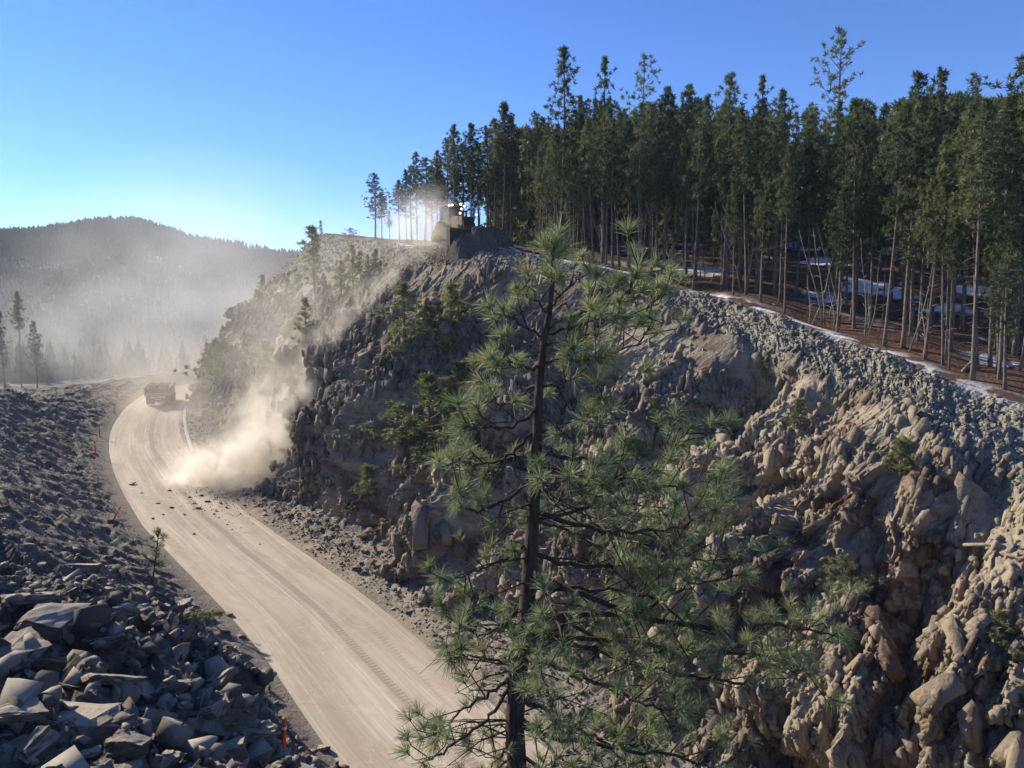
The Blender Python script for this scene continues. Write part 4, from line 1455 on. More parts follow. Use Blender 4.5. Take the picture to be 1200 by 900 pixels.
# ------------------------------------------------------------ foreground pine
def near_pine():
    r = np.random.default_rng(5); rd = random.Random(9)
    D0 = 7.2
    tp = [(609, 1010), (606, 900), (603, 850), (606, 800), (616, 730), (620, 680), (625, 600), (629, 520), (632, 450), (637, 400), (644, 365), (647, 335), (648, 305), (649, 285)]
    tr_ = [.105, .097, .093, .089, .083, .074, .06, .05, .04, .032, .026, .021, .016, .009]
    tw = [at(a, b, D0) for a, b in tp]
    base = drop(tw[0].x, tw[0].y - .1, (B_bank,))
    root = empty('pine_tree', base)
    def loc(p): return Vector(p) - base
    path = [base + Vector((0.0, 0, -.4)), base.lerp(tw[0], .5)] + tw
    rads = [.17, .145] + tr_
    m = MB(); m.tube([loc(p) for p in path], rads, 12)
    trunk = m.build('trunk', M_bark_dark, root, smooth=True)
    def trunk_at(py):
        ys = [b for a, b in tp]
        for i in range(len(tp) - 1):
            if ys[i] >= py >= ys[i + 1]:
                return tw[i].lerp(tw[i + 1], (ys[i] - py) / (ys[i] - ys[i + 1]))
        return tw[0] if py > ys[0] else tw[-1]
    def needles(tufts):
        Vs, rn = [], []
        for (a, b, nn, L) in tufts:           # twig segment a->b carries needles
            d_ = np.array((b - a).normalized())
            t = r.random(nn) ** .7
            c = np.array(a)[None] * (1 - t)[:, None] + np.array(b)[None] * t[:, None]
            v = r.normal(size=(nn, 3)); v -= (v @ d_)[:, None] * d_; v /= np.linalg.norm(v, axis=1, keepdims=True)
            ang = np.radians(18 + 52 * r.random(nn) + 14 * (1 - t))
            dirs = d_[None] * np.cos(ang)[:, None] + v * np.sin(ang)[:, None]
            Ln = L * (.7 + .45 * r.random(nn))
            mid = c + dirs * (Ln * .55)[:, None]
            tip = c + dirs * Ln[:, None] + np.array([0, 0, -1.0]) * (Ln * .07)[:, None]
            s_ = np.cross(dirs, r.normal(size=(nn, 3))); s_ /= np.linalg.norm(s_, axis=1, keepdims=True)
            w = .0024
            Vs.append(np.stack([c - s_ * w, c + s_ * w, mid + s_ * w, mid - s_ * w, tip + s_ * w * .4, tip - s_ * w * .4], 1).reshape(-1, 3))
            rn.append(np.repeat(.25 * r.random(nn) + .75 * r.random(), 6))
        V = np.concatenate(Vs); n = len(V) // 6
        b0 = np.arange(n)[:, None] * 6
        Fq = np.concatenate([b0 + [0, 1, 2, 3], b0 + [3, 2, 4, 5]], 0)
        return V, Fq, np.concatenate(rn)
    def add_branch(py0, pts, dep, r0, dens=1.0):
        dens *= .64
        """branch leaving the trunk at photo row py0 through photo pixels pts; dep = depth change of the tip"""
        a = trunk_at(py0)
        P_ = [a]
        for i, (x_, y_) in enumerate(pts):
            P_.append(at(x_, y_, D0 + dep * (i + 1) / len(pts)))
        Q = catmull([p[:] for p in P_], 7)
        Q = [Vector(q) for q in Q]
        for i in range(1, len(Q)): Q[i] += Vector((rd.gauss(0, .012), rd.gauss(0, .012), rd.gauss(0, .012)))
        N = len(Q); m = MB()
        m.tube([loc(q) for q in Q], [r0 * (1 - .85 * i / (N - 1)) + .003 for i in range(N)], 6)
        tufts = [(Q[-2], Q[-1] + (Q[-1] - Q[-2]) * .3, 95, .19)]
        total = sum((Q[i + 1] - Q[i]).length for i in range(N - 1))
        nt = int((5 + total * 9.5) * dens)
        for k_ in range(nt):
            t = .22 + .78 * (k_ + rd.random()) / nt
            i = min(N - 2, int(t * (N - 1))); p = Q[i].lerp(Q[i + 1], t * (N - 1) - i)
            d_ = (Q[i + 1] - Q[i]).normalized()
            v = Vector((rd.gauss(0, 1), rd.gauss(0, 1), rd.gauss(.35, .8))); v = (v - d_ * v.dot(d_)).normalized()
            L = total * rd.uniform(.10, .30) * (1.15 - .6 * t) + .08
            L = min(L, .4)
            e = p + (d_ * .55 + v * .75).normalized() * L
            e2 = e + (d_ * .3 + v * .4 + Vector((0, 0, .55))).normalized() * L * .45
            m.tube([loc(p), loc(e), loc(e2)], [.008, .0055, .004], 4, cap=False)
            tufts.append((e2.lerp(e, .5), e2, rd.randint(38, 115), rd.uniform(.10, .19)))
            if rd.random() < .55:
                v2 = Vector((rd.gauss(0, 1), rd.gauss(0, 1), rd.gauss(.3, .6))).normalized()
                e3 = p.lerp(e, .6) + v2 * L * .5
                m.tube([loc(p.lerp(e, .6)), loc(e3)], [.005, .003], 3, cap=False)
                tufts.append((p.lerp(e, .6).lerp(e3, .6), e3, rd.randint(45, 80), rd.uniform(.13, .18)))
        b = m.build('branch', M_bark_dark, root, smooth=True)
        V, Fq, rn = needles(tufts)
        V = V - np.array(base)[None]
        nd = raw_mesh('needles', V, Fq, M_needle_near, b)
        add_attr(nd, 'rnd', rn)
    BR = [
        (372, [(630, 350), (618, 322)], .1, .010, .6), (360, [(668, 335), (690, 318)], .25, .010, .5),
        (388, [(690, 362), (730, 350), (748, 312)], -.1, .016, 1.1), (392, [(700, 375), (750, 368), (772, 340)], .5, .014, .9),
        (395, [(610, 380), (592, 366)], .2, .012, .7), (405, [(680, 395), (728, 372)], -.5, .012, .9),
        (425, [(690, 420), (742, 405), (765, 380)], .7, .014, .9), (430, [(600, 430), (572, 420)], -.3, .015, .9),
        (450, [(600, 462), (560, 448)], .5, .014, .8), (455, [(668, 445), (700, 420)], -.4, .012, .8),
        (480, [(595, 500), (548, 500)], -.5, .018, .9), (500, [(600, 530), (560, 545), (530, 538)], .2, .018, .9),
        (510, [(680, 490), (712, 470)], -.6, .014, .7),
        (530, [(700, 540), (770, 545), (806, 500)], -.3, .022, .9), (545, [(690, 560), (780, 570), (838, 565)], .5, .02, .9),
        (560, [(585, 590), (552, 600), (538, 575)], -.7, .018, .8), (575, [(680, 575), (740, 560)], -1.0, .02, .9),
        (600, [(700, 620), (790, 620), (850, 590)], -.5, .024, .9), (610, [(660, 620), (700, 640)], 1.2, .018, .9),
        (635, [(590, 655), (555, 670), (522, 682)], -.2, .018, .7), (650, [(700, 665), (780, 650), (835, 660)], .9, .024, .9),
        (672, [(690, 700), (745, 716), (800, 690), (870, 672)], -.4, .032, .9), (690, [(680, 690), (760, 700), (815, 740)], .3, .026, .9),
        (700, [(590, 730), (560, 745), (545, 720)], .6, .018, .7), (725, [(720, 720), (830, 735), (900, 730), (985, 745)], -.1, .034, .95),
        (735, [(720, 770), (800, 790), (880, 800), (925, 770)], .6, .028, .9), (752, [(600, 775), (560, 770), (525, 770)], -.8, .016, .6),
        (770, [(680, 790), (740, 820), (800, 835)], -.7, .024, 1.0), (790, [(570, 815), (535, 838), (510, 868)], .1, .02, .7),
        (800, [(560, 850), (520, 880), (497, 892)], -.4, .018, .7), (815, [(660, 840), (710, 870), (770, 880)], .4, .022, 1.0),
        (835, [(640, 870), (670, 900)], -.8, .018, .9), (845, [(590, 880), (565, 915)], .5, .016, .7), (850, [(700, 875), (790, 885), (850, 905)], -.2, .024, .9),
        (660, [(650, 720), (660, 760)], -1.3, .018, .9), (560, [(650, 590), (665, 560)], -1.1, .014, .9), (760, [(640, 800), (650, 850)], -1.2, .018, .9),
        (880, [(640, 905), (720, 930)], -.2, .02, 1.0), (890, [(570, 920), (520, 930)], -.2, .02, .9),
        (700, [(720, 760), (780, 770)], 1.3, .02, .9), (740, [(800, 760), (900, 770), (950, 790)], .9, .024, .8), (610, [(720, 590), (790, 600)], 1.1, .02, .9),
    ]
    for b in BR: add_branch(*b)
    # leader and bare dead twigs
    tuf = [(tw[-3], tw[-1] + Vector((0, 0, .02)), 170, .2), (tw[-2], tw[-1] + Vector((.05, 0, .12)), 130, .2), (tw[-2] - Vector((.02, 0, 0)), tw[-2] + Vector((-.10, 0, .17)), 130, .2), (tw[-2], tw[-2] + Vector((.12, .04, .12)), 130, .2), (tw[-3], tw[-3] + Vector((.06, -.08, .1)), 110, .18)]
    V, Fq, rn = needles(tuf); V = V - np.array(base)[None]
    nd = raw_mesh('needles', V, Fq, M_needle_near, trunk); add_attr(nd, 'rnd', rn)
    for k_ in range(34):
        py0 = rd.uniform(560, 900); a = trunk_at(py0); sgn = rd.choice([-1, -1, 1])
        e = a + Vector((sgn * rd.uniform(.3, .95), rd.uniform(-.6, .6), rd.uniform(-.35, .15)))
        mid = a.lerp(e, .5) + Vector((0, 0, rd.uniform(.0, .12)))
        m = MB(); m.tube([loc(a), loc(mid), loc(e)], [.011, .007, .003], 4, cap=False)
        for q in range(4):
            s_ = mid.lerp(e, rd.random()); m.tube([loc(s_), loc(s_ + Vector((rd.gauss(0, .12), rd.gauss(0, .12), rd.uniform(-.22, .05))))], [.004, .002], 3, cap=False)
        m.build('dead_branch', M_bark_dark, root)
    tag(root, 'large foreground pine with long pale green needle tufts, standing in front of the cliff', 'pine tree')


near_pine()

# ------------------------------------------------------------ deeper part of the forest (one mass)
def deep_forest():
    Vs, Fs, Rs, TV, TF = [], [], [], [], []
    off = 0; tb = MB(); r = np.random.default_rng(77); rd = random.Random(78)
    cs, ds, k_ = [], [], 0
    while k_ < 860:
        ii = rd.randrange(int(NU[0] + NU[1]), sum(NU[:5])) if k_ % 5 < 2 else rd.randrange(sum(NU[:5]), sum(NU[:8]))
        c0 = Pc[ii, ICR]; c1 = C[ii, sum(VN[:5]) - 1]
        dd = (c1 - c0)[:2]; dd = dd / np.linalg.norm(dd); b_ = rd.uniform(30, 95)
        if k_ % 5 < 2:
            g = drop(c0[0] + dd[0] * b_, c0[1] + dd[1] * b_, (B_cliff,))
        else:
            D_ = rd.uniform(98, 165); g = drop((rd.uniform(578, 860) - 600) / F * D_, D_, (B_cliff,))
        if k_ % 5 == 4:
            D_ = rd.uniform(88, 150); g = drop((rd.uniform(820, 1260) - 600) / F * D_, D_, (B_cliff,))
        k_ += 1
        if g is None: continue
        H_ = rd.uniform(13, 19)
        q = pix((g.x, g.y, g.z))
        if q and q[0] < 572: continue
        if q:
            H_ = min(H_, max(5, at(q[0], float(np.interp(q[0], envx, envy)) + 8, g.y).z - g.z))
        tb.tube([g, g + Vector((rd.uniform(-.3, .3), 0, H_))], [.15, .03], 4, cap=False)
        for _ in range(64):
            t = rd.uniform(.0, 1); a = rd.uniform(0, 6.28); w = 2.3 * (1 - t) ** .6 * rd.uniform(.3, 1) + .1
            cs.append((g.x + math.cos(a) * w, g.y + math.sin(a) * w, g.z + H_ * t)); ds.append((math.cos(a) * .5, math.sin(a) * .5, .6))
    V, Fq, rn = clump_tris(np.array(cs), np.array(ds), 11, .75, .26, r, .5)
    root = empty('forest_interior')
    o = raw_mesh('crown', V, Fq, M_needle_far, root); add_attr(o, 'rnd', rn); o['kind'] = 'stuff'
    o = tb.build('trunk', M_bark, root); o['kind'] = 'stuff'
    tag(root, 'dense dark pines filling the interior of the ridge forest', 'wood', kind='stuff')


deep_forest()

# ------------------------------------------------------------ haul truck
M_yellow = simple('truck_paint', (0.55, 0.38, 0.10), .6, 0, .3, 2)
M_dusty = simple('dusty_steel', (0.30, 0.25, 0.18), .8, 0, .25, 3)
M_bladesteel = simple('blade_steel', (0.11, 0.095, 0.075), .6, .2, .3, 3)
M_dozer = simple('dusty_yellow', (0.25, 0.19, 0.10), .75, 0, .3, 2)
M_tyre = simple('tyre_rubber', (0.035, 0.034, 0.033), .85, 0, .3, 4)
M_darksteel = simple('dark_steel', (0.05, 0.05, 0.05), .5, .3, .3, 3)
M_glass = simple('cab_glass', (0.05, 0.07, 0.09), .1, 0, .1, 3)
M_orange = simple('orange_plastic', (0.85, 0.10, 0.03), .5, 0, .1, 5)
M_white = simple('reflective_band', (0.8, 0.8, 0.78), .4, 0, .05, 5)
M_redlamp = simple('red_lamp', (0.4, 0.02, 0.02), .3, 0, .1, 5)
M_lamp = simple('work_lamp', (0.9, 0.9, 0.85), .3, 0, 0, 5, emit=((1, .93, .8), 4))
M_beacon = simple('beacon', (0.9, 0.3, 0.05), .3, 0, 0, 5, emit=((1, .25, .04), 7))


def wheel(parent, x, y, r, w, name='wheel'):
    m = MB(); s_ = 1 if x > 0 else -1
    prof = [(-w / 2, r * .62), (-w / 2, r * .9), (-w * .38, r), (w * .38, r), (w / 2, r * .9), (w / 2, r * .62)]
    n = 22
    vs = [(x + a, y + math.cos(2 * math.pi * k_ / n) * b * (1 if (k_ % 2 or j not in (2, 3)) else .965), r + math.sin(2 * math.pi * k_ / n) * b * (1 if (k_ % 2 or j not in (2, 3)) else .965)) for k_ in range(n) for j, (a, b) in enumerate(prof)]
    L = len(prof)
    fs = [(k_ * L + j, k_ * L + j + 1, ((k_ + 1) % n) * L + j + 1, ((k_ + 1) % n) * L + j) for k_ in range(n) for j in range(L - 1)]
    m.add(vs, fs)
    t = m.build('wheel', M_tyre, parent)
    q = MB(); q.tube([(x - w * .3, y, r), (x + w * .3, y, r)], r * .63, 18); q.tube([(x - w * .36, y, r), (x + w * .36, y, r)], r * .25, 12)
    q.build('rim', M_dusty, t)
    return t


def haul_truck():
    s_ = s_at_y(135.0)
    p = road_point(s_, 0.5)
    x_, y_, z_, tx_, ty_ = road_frame(s_)
    root = empty('dump_truck', p + Vector((0, 0, .02)), math.atan2(-float(tx_), float(ty_)))
    m = MB(); m.box((0, -.2, 1.25), (1.5, 7.6, .55)); m.box((0, -2.2, 1.0), (2.6, .5, .5)); m.box((0, 2.6, 1.0), (2.8, .45, .45))
    m.build('chassis', M_darksteel, root, bevel=.03)
    # dump body: sloping floor, flared sides, spill guard over the cab
    m = MB()
    side = [(-4.6, 2.3), (-3.9, 1.75), (1.9, 1.75), (2.5, 2.9), (4.1, 3.75), (4.1, 3.9), (2.2, 3.95), (-4.7, 3.35)]
    m.prism(side, -2.2, -2.05, 'x'); m.prism(side, 2.05, 2.2, 'x')
    m.prism([(-4.6, 2.2), (-3.9, 1.7), (1.9, 1.7), (2.6, 2.9), (4.2, 3.75), (4.2, 3.9), (2.45, 3.1), (1.75, 1.9), (-3.85, 1.9), (-4.5, 2.4)], -2.05, 2.05, 'x')
    for y0 in (-3.4, -2.0, -.6, .8):
        m.box((-2.27, y0, 2.65), (.14, .22, 1.5)); m.box((2.27, y0, 2.65), (.14, .22, 1.5))
    m.box((-2.2, -1.3, 3.62), (.22, 6.6, .16), (R(5), 0, 0)); m.box((2.2, -1.3, 3.62), (.22, 6.6, .16), (R(5), 0, 0))
    body = m.build('dump_body', M_dusty, root, bevel=.02)
    g = MB()
    for _ in range(26):
        rd = random.Random(_ + 3); g.box((rd.uniform(-1.6, 1.6), rd.uniform(-3.4, 1.8), 3.15 + rd.uniform(-.2, .3)), (rd.uniform(.5, 1.2), rd.uniform(.5, 1.2), rd.uniform(.4, .8)), (rd.random() * 3, rd.random() * 3, rd.random() * 3))
    g.box((0, -.8, 2.45), (4.0, 5.6, 1.2))
    g.build('rock_load', M_rub_dark, body)
    m = MB(); m.prism([(2.7, 1.5), (4.5, 1.5), (4.6, 2.3), (4.3, 3.5), (2.8, 3.5)], -1.9, -.2, 'x')
    cab = m.build('cab', M_yellow, root, bevel=.05)
    m = MB(); m.box((-1.05, 2.74, 2.9), (1.2, .03, .8)); m.box((-1.05, 4.5, 2.9), (1.3, .06, .8), (R(-12), 0, 0)); m.box((-1.92, 3.6, 2.9), (.03, 1.1, .8)); m.build('window', M_glass, cab)
    m = MB(); m.box((.85, 3.7, 2.0), (1.9, 2.0, 1.2)); m.box((0, 4.75, 1.3), (3.9, .3, .8)); m.build('hood', M_yellow, root, bevel=.05)
    for s2 in (-1, 1):
        wheel(root, 1.75 * s2, 3.0, .95, .65)
        wheel(root, 1.88 * s2, -2.2, .98, .58); wheel(root, 1.22 * s2, -2.2, .98, .58)
        m = MB(); m.box((1.45 * s2, -3.95, 1.4), (.3, .06, .18)); m.build('tail_light', M_redlamp, root)
        m = MB(); m.box((1.5 * s2, -3.45, 1.25), (1.2, .05, 1.1)); m.build('mudflap', M_tyre, root)
    m = MB(); m.box((0, -3.98, 1.55), (2.6, .1, .22)); m.box((0, -4.0, 1.15), (1.1, .1, .16)); m.build('rear_bumper', M_white, root, bevel=.01)
    m = MB(); m.tube([(0, -3.6, 1.0), (0, -3.0, 1.0), (0, -1.4, 1.0)], .3, 10); m.build('axle', M_darksteel, root)
    m = MB(); m.tube([(-2.0, 4.5, 2.2), (-2.45, 4.55, 2.6), (-2.45, 4.55, 3.1)], .03, 5); m.box((-2.45, 4.5, 2.85), (.3, .06, .5)); m.build('mirror', M_darksteel, root)
    root.scale = (.93, .93, .93)
    tag(root, 'loaded dusty dump truck driving away on the pale road', 'dump truck')


haul_truck()


# ------------------------------------------------------------ bulldozer on the crest
def bulldozer():
    g0 = at(535, 363, 80.0)
    g = drop(g0.x, g0.y, (B_cliff,))
    hd_ = Vector((.58, -.815))
    root = empty('bulldozer', g + Vector((0, 0, .15)), math.atan2(-hd_.x, hd_.y))
    for s2 in (-1, 1):
        xa, xb = (1.05 * s2, 1.65 * s2) if s2 > 0 else (-1.65, -1.05)
        m = MB()
        tri = [(-1.9, .12), (-2.25, .35), (-2.2, .7), (-1.0, 1.95), (-.55, 2.05), (-.2, 1.85), (1.95, .95), (2.3, .6), (2.2, .2), (1.9, .05)]
        inner = [(-1.75, .35), (-1.9, .6), (-.8, 1.7), (-.5, 1.7), (1.7, .8), (1.95, .5), (1.8, .3)]
        n = len(tri)
        m.prism(tri, xa, xb, 'x')
        for i in range(n):          # grouser plates round the loop
            a, b = Vector(tri[i]), Vector(tri[(i + 1) % n]); L = (b - a).length; k2 = max(1, int(L / .24))
            for q in range(k2):
                c = a.lerp(b, (q + .5) / k2); ang = math.atan2(b.y - a.y, b.x - a.x)
                m.box(((xa + xb) / 2, c.x, c.y), (.66, .05, .14), (ang, 0, 0))
        tk = m.build('track', M_darksteel, root)
        m = MB(); m.prism(inner, xa - .04 if s2 < 0 else xb, xa if s2 < 0 else xb + .04, 'x')
        xf = xa - .06 if s2 < 0 else xb + .06
        m.tube([(xf - .03, -.6, 1.45), (xf + .03, -.6, 1.45)], .32, 14); m.tube([(xf - .03, -1.7, .5), (xf + .03, -1.7, .5)], .3, 14); m.tube([(xf - .03, 1.7, .5), (xf + .03, 1.7, .5)], .3, 14)
        for q in range(5): m.tube([(xf - .03, -1.1 + q * .55, .3), (xf + .03, -1.1 + q * .55, .3)], .14, 10)
        m.build('track_frame', M_dozer, tk)
        # blade push arm
        m = MB(); m.box((1.85 * s2, 1.3, .25), (.16, 3.7, .3), (R(-9), 0, 0)); m.build('push_arm', M_dozer, root, bevel=.02)
        m = MB(); m.tube([(.55 * s2, 2.35, 2.0), (.75 * s2, 3.1, .3)], .09, 8); m.build('lift_cylinder', M_darksteel, root)
    m = MB(); m.box((0, 0, 1.1), (2.0, 4.0, .9)); m.build('hull', M_dozer, root, bevel=.04)
    m = MB(); m.prism([(.2, 1.5), (2.35, 1.4), (2.35, 2.35), (.2, 2.55)], -.72, .72, 'x')
    hood = m.build('hood', M_dozer, root, bevel=.05)
    m = MB(); m.box((0, 2.38, 1.9), (1.3, .05, .85))
    for q in range(7): m.box((0, 2.42, 1.55 + q * .115), (1.3, .05, .03))
    m.build('grille', M_darksteel, hood)
    m = MB(); m.tube([(.35, 1.3, 2.4), (.35, 1.3, 3.5)], .09, 10); m.tube([(.35, 1.3, 3.45), (.42, 1.2, 3.65)], .08, 10); m.build('exhaust', M_darksteel, hood)
    m = MB(); m.tube([(-.3, 1.5, 2.4), (-.3, 1.5, 2.95)], .1, 10); m.tube([(-.3, 1.5, 2.9), (-.3, 1.5, 3.05)], .17, 12); m.build('air_cleaner', M_darksteel, hood)
    m = MB()
    for a in (-.85, .85):
        for b in (-1.7, -.05): m.box((a, b, 2.75), (.12, .12, 1.75))
    m.box((0, -.88, 3.68), (2.0, 1.95, .14)); m.box((0, -.88, 2.0), (1.8, 1.75, .5)); m.box((0, -1.72, 2.4), (1.7, .06, .5)); m.box((0, -.03, 2.35), (1.7, .06, .25))
    cab = m.build('cab', M_dozer, root, bevel=.02)
    m = MB(); m.box((0, -.06, 2.98), (1.55, .02, .98)); m.box((-.86, -.88, 2.95), (.02, 1.5, 1.25)); m.box((.86, -.88, 2.95), (.02, 1.5, 1.25)); m.box((0, -1.7, 3.1), (1.55, .02, .85)); m.build('window', M_glass, cab)
    m = MB(); m.box((0, -2.15, 1.7), (1.9, .8, .9)); m.build('fuel_tank', M_dozer, root, bevel=.06)
    m = MB(); m.prism([(-2.4, .9), (-3.4, 1.1), (-3.5, .9), (-3.4, .1), (-3.25, .1), (-3.3, .85), (-2.4, .6)], -.12, .12, 'x'); m.box((0, -2.9, .95), (1.6, .35, .4)); m.build('ripper', M_darksteel, root)
    for x_, y_, z_ in [(-.9, .1, 3.68), (.55, .1, 3.68), (.9, .1, 3.6), (-.9, -1.85, 3.68), (-.5, -1.88, 3.68), (-.95, 2.3, 2.62), (.95, 2.3, 2.62), (.7, 2.2, 3.05)]:
        l_ = MB(); s3 = 1 if y_ > 0 else -1
        l_.box((x_, y_, z_), (.26, .12, .22)); lo = l_.build('work_lamp', M_darksteel, root, bevel=.02)
        l_ = MB(); l_.box((x_, y_ + .075 * s3, z_), (.2, .03, .16)); l_.build('lens', M_lamp, lo)
    m = MB(); m.tube([(-.75, -.3, 3.76), (-.75, -.3, 3.98)], .11, 10); m.build('beacon', M_beacon, cab)
    for a in (.95, -.95):
        m = MB(); m.tube([(a, 2.0, 2.0), (a, 2.2, 2.7)], .03, 5); m.build('lamp_post', M_darksteel, root)
    # curved blade
    m = MB(); N = 9
    for i in range(N):
        t0 = i / N; t1 = (i + 1) / N
        def cv(t): return 3.35 - .45 * math.sin(math.pi * t) * 1.0, -.85 + 1.75 * t
        (a0, z0), (a1, z1) = cv(t0), cv(t1)
        m.prism([(a0, z0), (a1, z1), (a1 - .09, z1), (a0 - .09, z0)], -2.75, 2.75, 'x')
    m.box((-2.75, 3.1, .03), (.08, .65, 1.75)); m.box((2.75, 3.1, .03), (.08, .65, 1.75)); m.box((0, 3.25, .95), (5.5, .22, .14))
    m.build('blade', M_bladesteel, root)
    m = MB(); m.tube([(-.9, 2.2, 3.0), (-1.15, 2.4, 3.25)], .03, 5); m.box((-1.15, 2.4, 3.3), (.05, .3, .25)); m.build('mirror', M_darksteel, root)
    tag(root, 'yellow bulldozer with lit work lamps pushing earth over the crest, half hidden in dust', 'bulldozer')
    return root, hd_


doz, hd_ = bulldozer()


# heap of earth in front of the blade
def earth_heap():
    b0 = Vector(doz.location); f = Vector((hd_.x, hd_.y, 0)).normalized(); sd = Vector((-f.y, f.x, 0))
    if sd.x < 0: sd = -sd
    nu, nv = 90, 70
    A_ = np.linspace(-3.4, 5.6, nu)[:, None] + np.zeros((1, nv)); Bq = np.linspace(3.05, 10.2, nv)[None, :] + np.zeros((nu, 1))
    P_ = np.zeros((nu, nv, 3))
    top = 1.25 * sstep(-3.3, -2.2, A_) * (1 - sstep(2.9, 3.5, A_)) * (1 + .16 * fbm(A_ / 1.4, Bq / 1.0, 3, 140)) * (1 - .07 * np.maximum(A_, 0))
    top = top - 1.2 * sstep(2.9, 3.4, A_)
    edge = sstep(-3.3, -2.6, A_) * (1 - sstep(4.6, 5.5, A_)) * (1 - sstep(9.2, 10.2, Bq))
    lump = .22 * fbm(A_ / .5, Bq / .5, 4, 141, .6) + (voro(A_ / .5, Bq / .5, 142)[0] - .5) * .28
    for i in range(nu):
        for j in range(nv):
            p = b0 + sd * float(A_[i, j]) + f * float(Bq[i, j])
            q = B_cliff.ray_cast(Vector((p.x, p.y, 70)), Vector((0, 0, -1)))
            z_ = q[0].z if q[0] else p.z
            bq = float(Bq[i, j]); zh = b0.z + float(top[i, j]) - max(0, abs(bq - 4.0) - .5) * 1.0
            lim = 1.9 * max(0.0, 1 - max(0, bq - 4.5) / (1.3 + 2.2 * min(1, max(0, float(A_[i, j]) / 3))))
            th = min(zh - z_, lim) * float(edge[i, j])
            P_[i, j] = (p.x, p.y, z_ - .3 + max(0.0, th + .3) + (float(lump[i, j]) if th > -.2 else 0))
    o = raw_mesh('earth_heap', P_.reshape(-1, 3), grid_faces(nu, nv), M_heap)
    tag(o, 'dark mound of earth heaped up before the bulldozer blade', 'earth heap')


M_heap = NT('dark_earth')
_p = M_heap.pos()
_n = M_heap.noise(_p, 3.5, 7, .7)
M_heap.bsdf(M_heap.mix(_n, (.055, .045, .036), (.20, .165, .13)), .95, M_heap.bump(_n, .9, .2), spec=.1)
M_heap = M_heap.m
earth_heap()


# ------------------------------------------------------------ marker posts, stakes, kerb
def marker(loc, H, tilt, rz, label, group='orange marker posts along the road'):
    root = empty('marker_post', loc, rz); root.rotation_euler = (0, tilt, rz)
    m = MB(); m.tube([(0, 0, -.1), (0, 0, H * .96), (0, 0, H)], [.085, .07, .03], 10); m.build('post', M_orange, root, smooth=True)
    m = MB(); m.tube([(0, 0, 0), (0, 0, .03), (0, 0, .06)], [.2, .19, .07], 12); m.build('base', M_tyre, root)
    for a in (.7,):
        m = MB(); m.tube([(0, 0, H * a), (0, 0, H * (a + .07))], .084, 10); m.build('reflective_band', M_white, root)
    tag(root, label, 'marker post', group)


for px, py, ty_, tl, lab, tr_ in [(332, 884, 838, .06, 'nearest orange marker post behind the edge of the rock pile', [B_bank, B_road]),
                                  (132, 611, 591, .5, 'orange marker post leaning over to the right', [B_bank, B_road]),
                                  (112, 533, 517, 0, 'upright orange marker post on the outer curve, nearer of the pair', [B_bank, B_road]),
                                  (117, 512, 498, 0, 'upright orange marker post on the outer curve, farther of the pair', [B_bank, B_road]),
                                  (134, 484, 474, 0, 'small far orange marker post before the truck', [B_bank, B_road]),
                                  (105, 562, 548, 0.1, 'orange marker post half hidden by rubble on the outer curve', [B_bank])][:5]:
    h = cast(px, py, tr_)
    if h: marker(h[0], max(.9, (py - ty_) / F * h[0].y * 1.03), tl, 0, lab)


def stake(px, py, lab, H=1.1, col=M_orange):
    h = cast(px, py, [B_cliff])
    if h is None: return
    root = empty('survey_stake', h[0])
    m = MB(); m.box((0, 0, H / 2), (.06, .03, H)); m.build('stake', M_dead, root)
    m = MB(); m.box((.02, 0, H * .92), (.2, .02, .18), (0, .3, 0)); m.box((-.03, .01, H * .72), (.1, .02, .3), (0, -.1, 0)); m.build('ribbon', col, root)
    tag(root, lab, 'survey stake', 'survey stakes along the crest')


stake(786, 320, 'survey stake with orange ribbon on the snow line above the foreground pine')
stake(577, 274, 'survey stake with red ribbon right of the bulldozer')
stake(1030, 397, 'short survey stake with orange ribbon at the forest edge far right', .6)

k0, k1 = s_at_y(97), s_at_y(131)
m = MB(); sx = np.arange(k0, k1, .8)
pr_ = [road_point(a, HW + .35 + .5 * math.sin((a - k0) / (k1 - k0) * 3.1)) for a in sx]
cs_ = [(-.3, -.05), (-.16, .2), (.16, .2), (.3, -.05)]
vv, ff = [], []
for i, a in enumerate(sx):
    _x, _y, _z, tx_, ty_ = road_frame(a)
    for (o_, h_) in cs_: vv.append((pr_[i].x + float(ty_) * o_, pr_[i].y - float(tx_) * o_, pr_[i].z + h_ + .03 * math.sin(i * 1.7)))
for i in range(len(sx) - 1):
    for j in range(3): ff.append((i * 4 + j, i * 4 + j + 1, i * 4 + j + 5, i * 4 + j + 4))
m.add(vv, ff)
kb = m.build('kerb', simple('pale_kerb', (.34, .345, .35), .8, 0, .15, 1.2)); tag(kb, kind='structure')


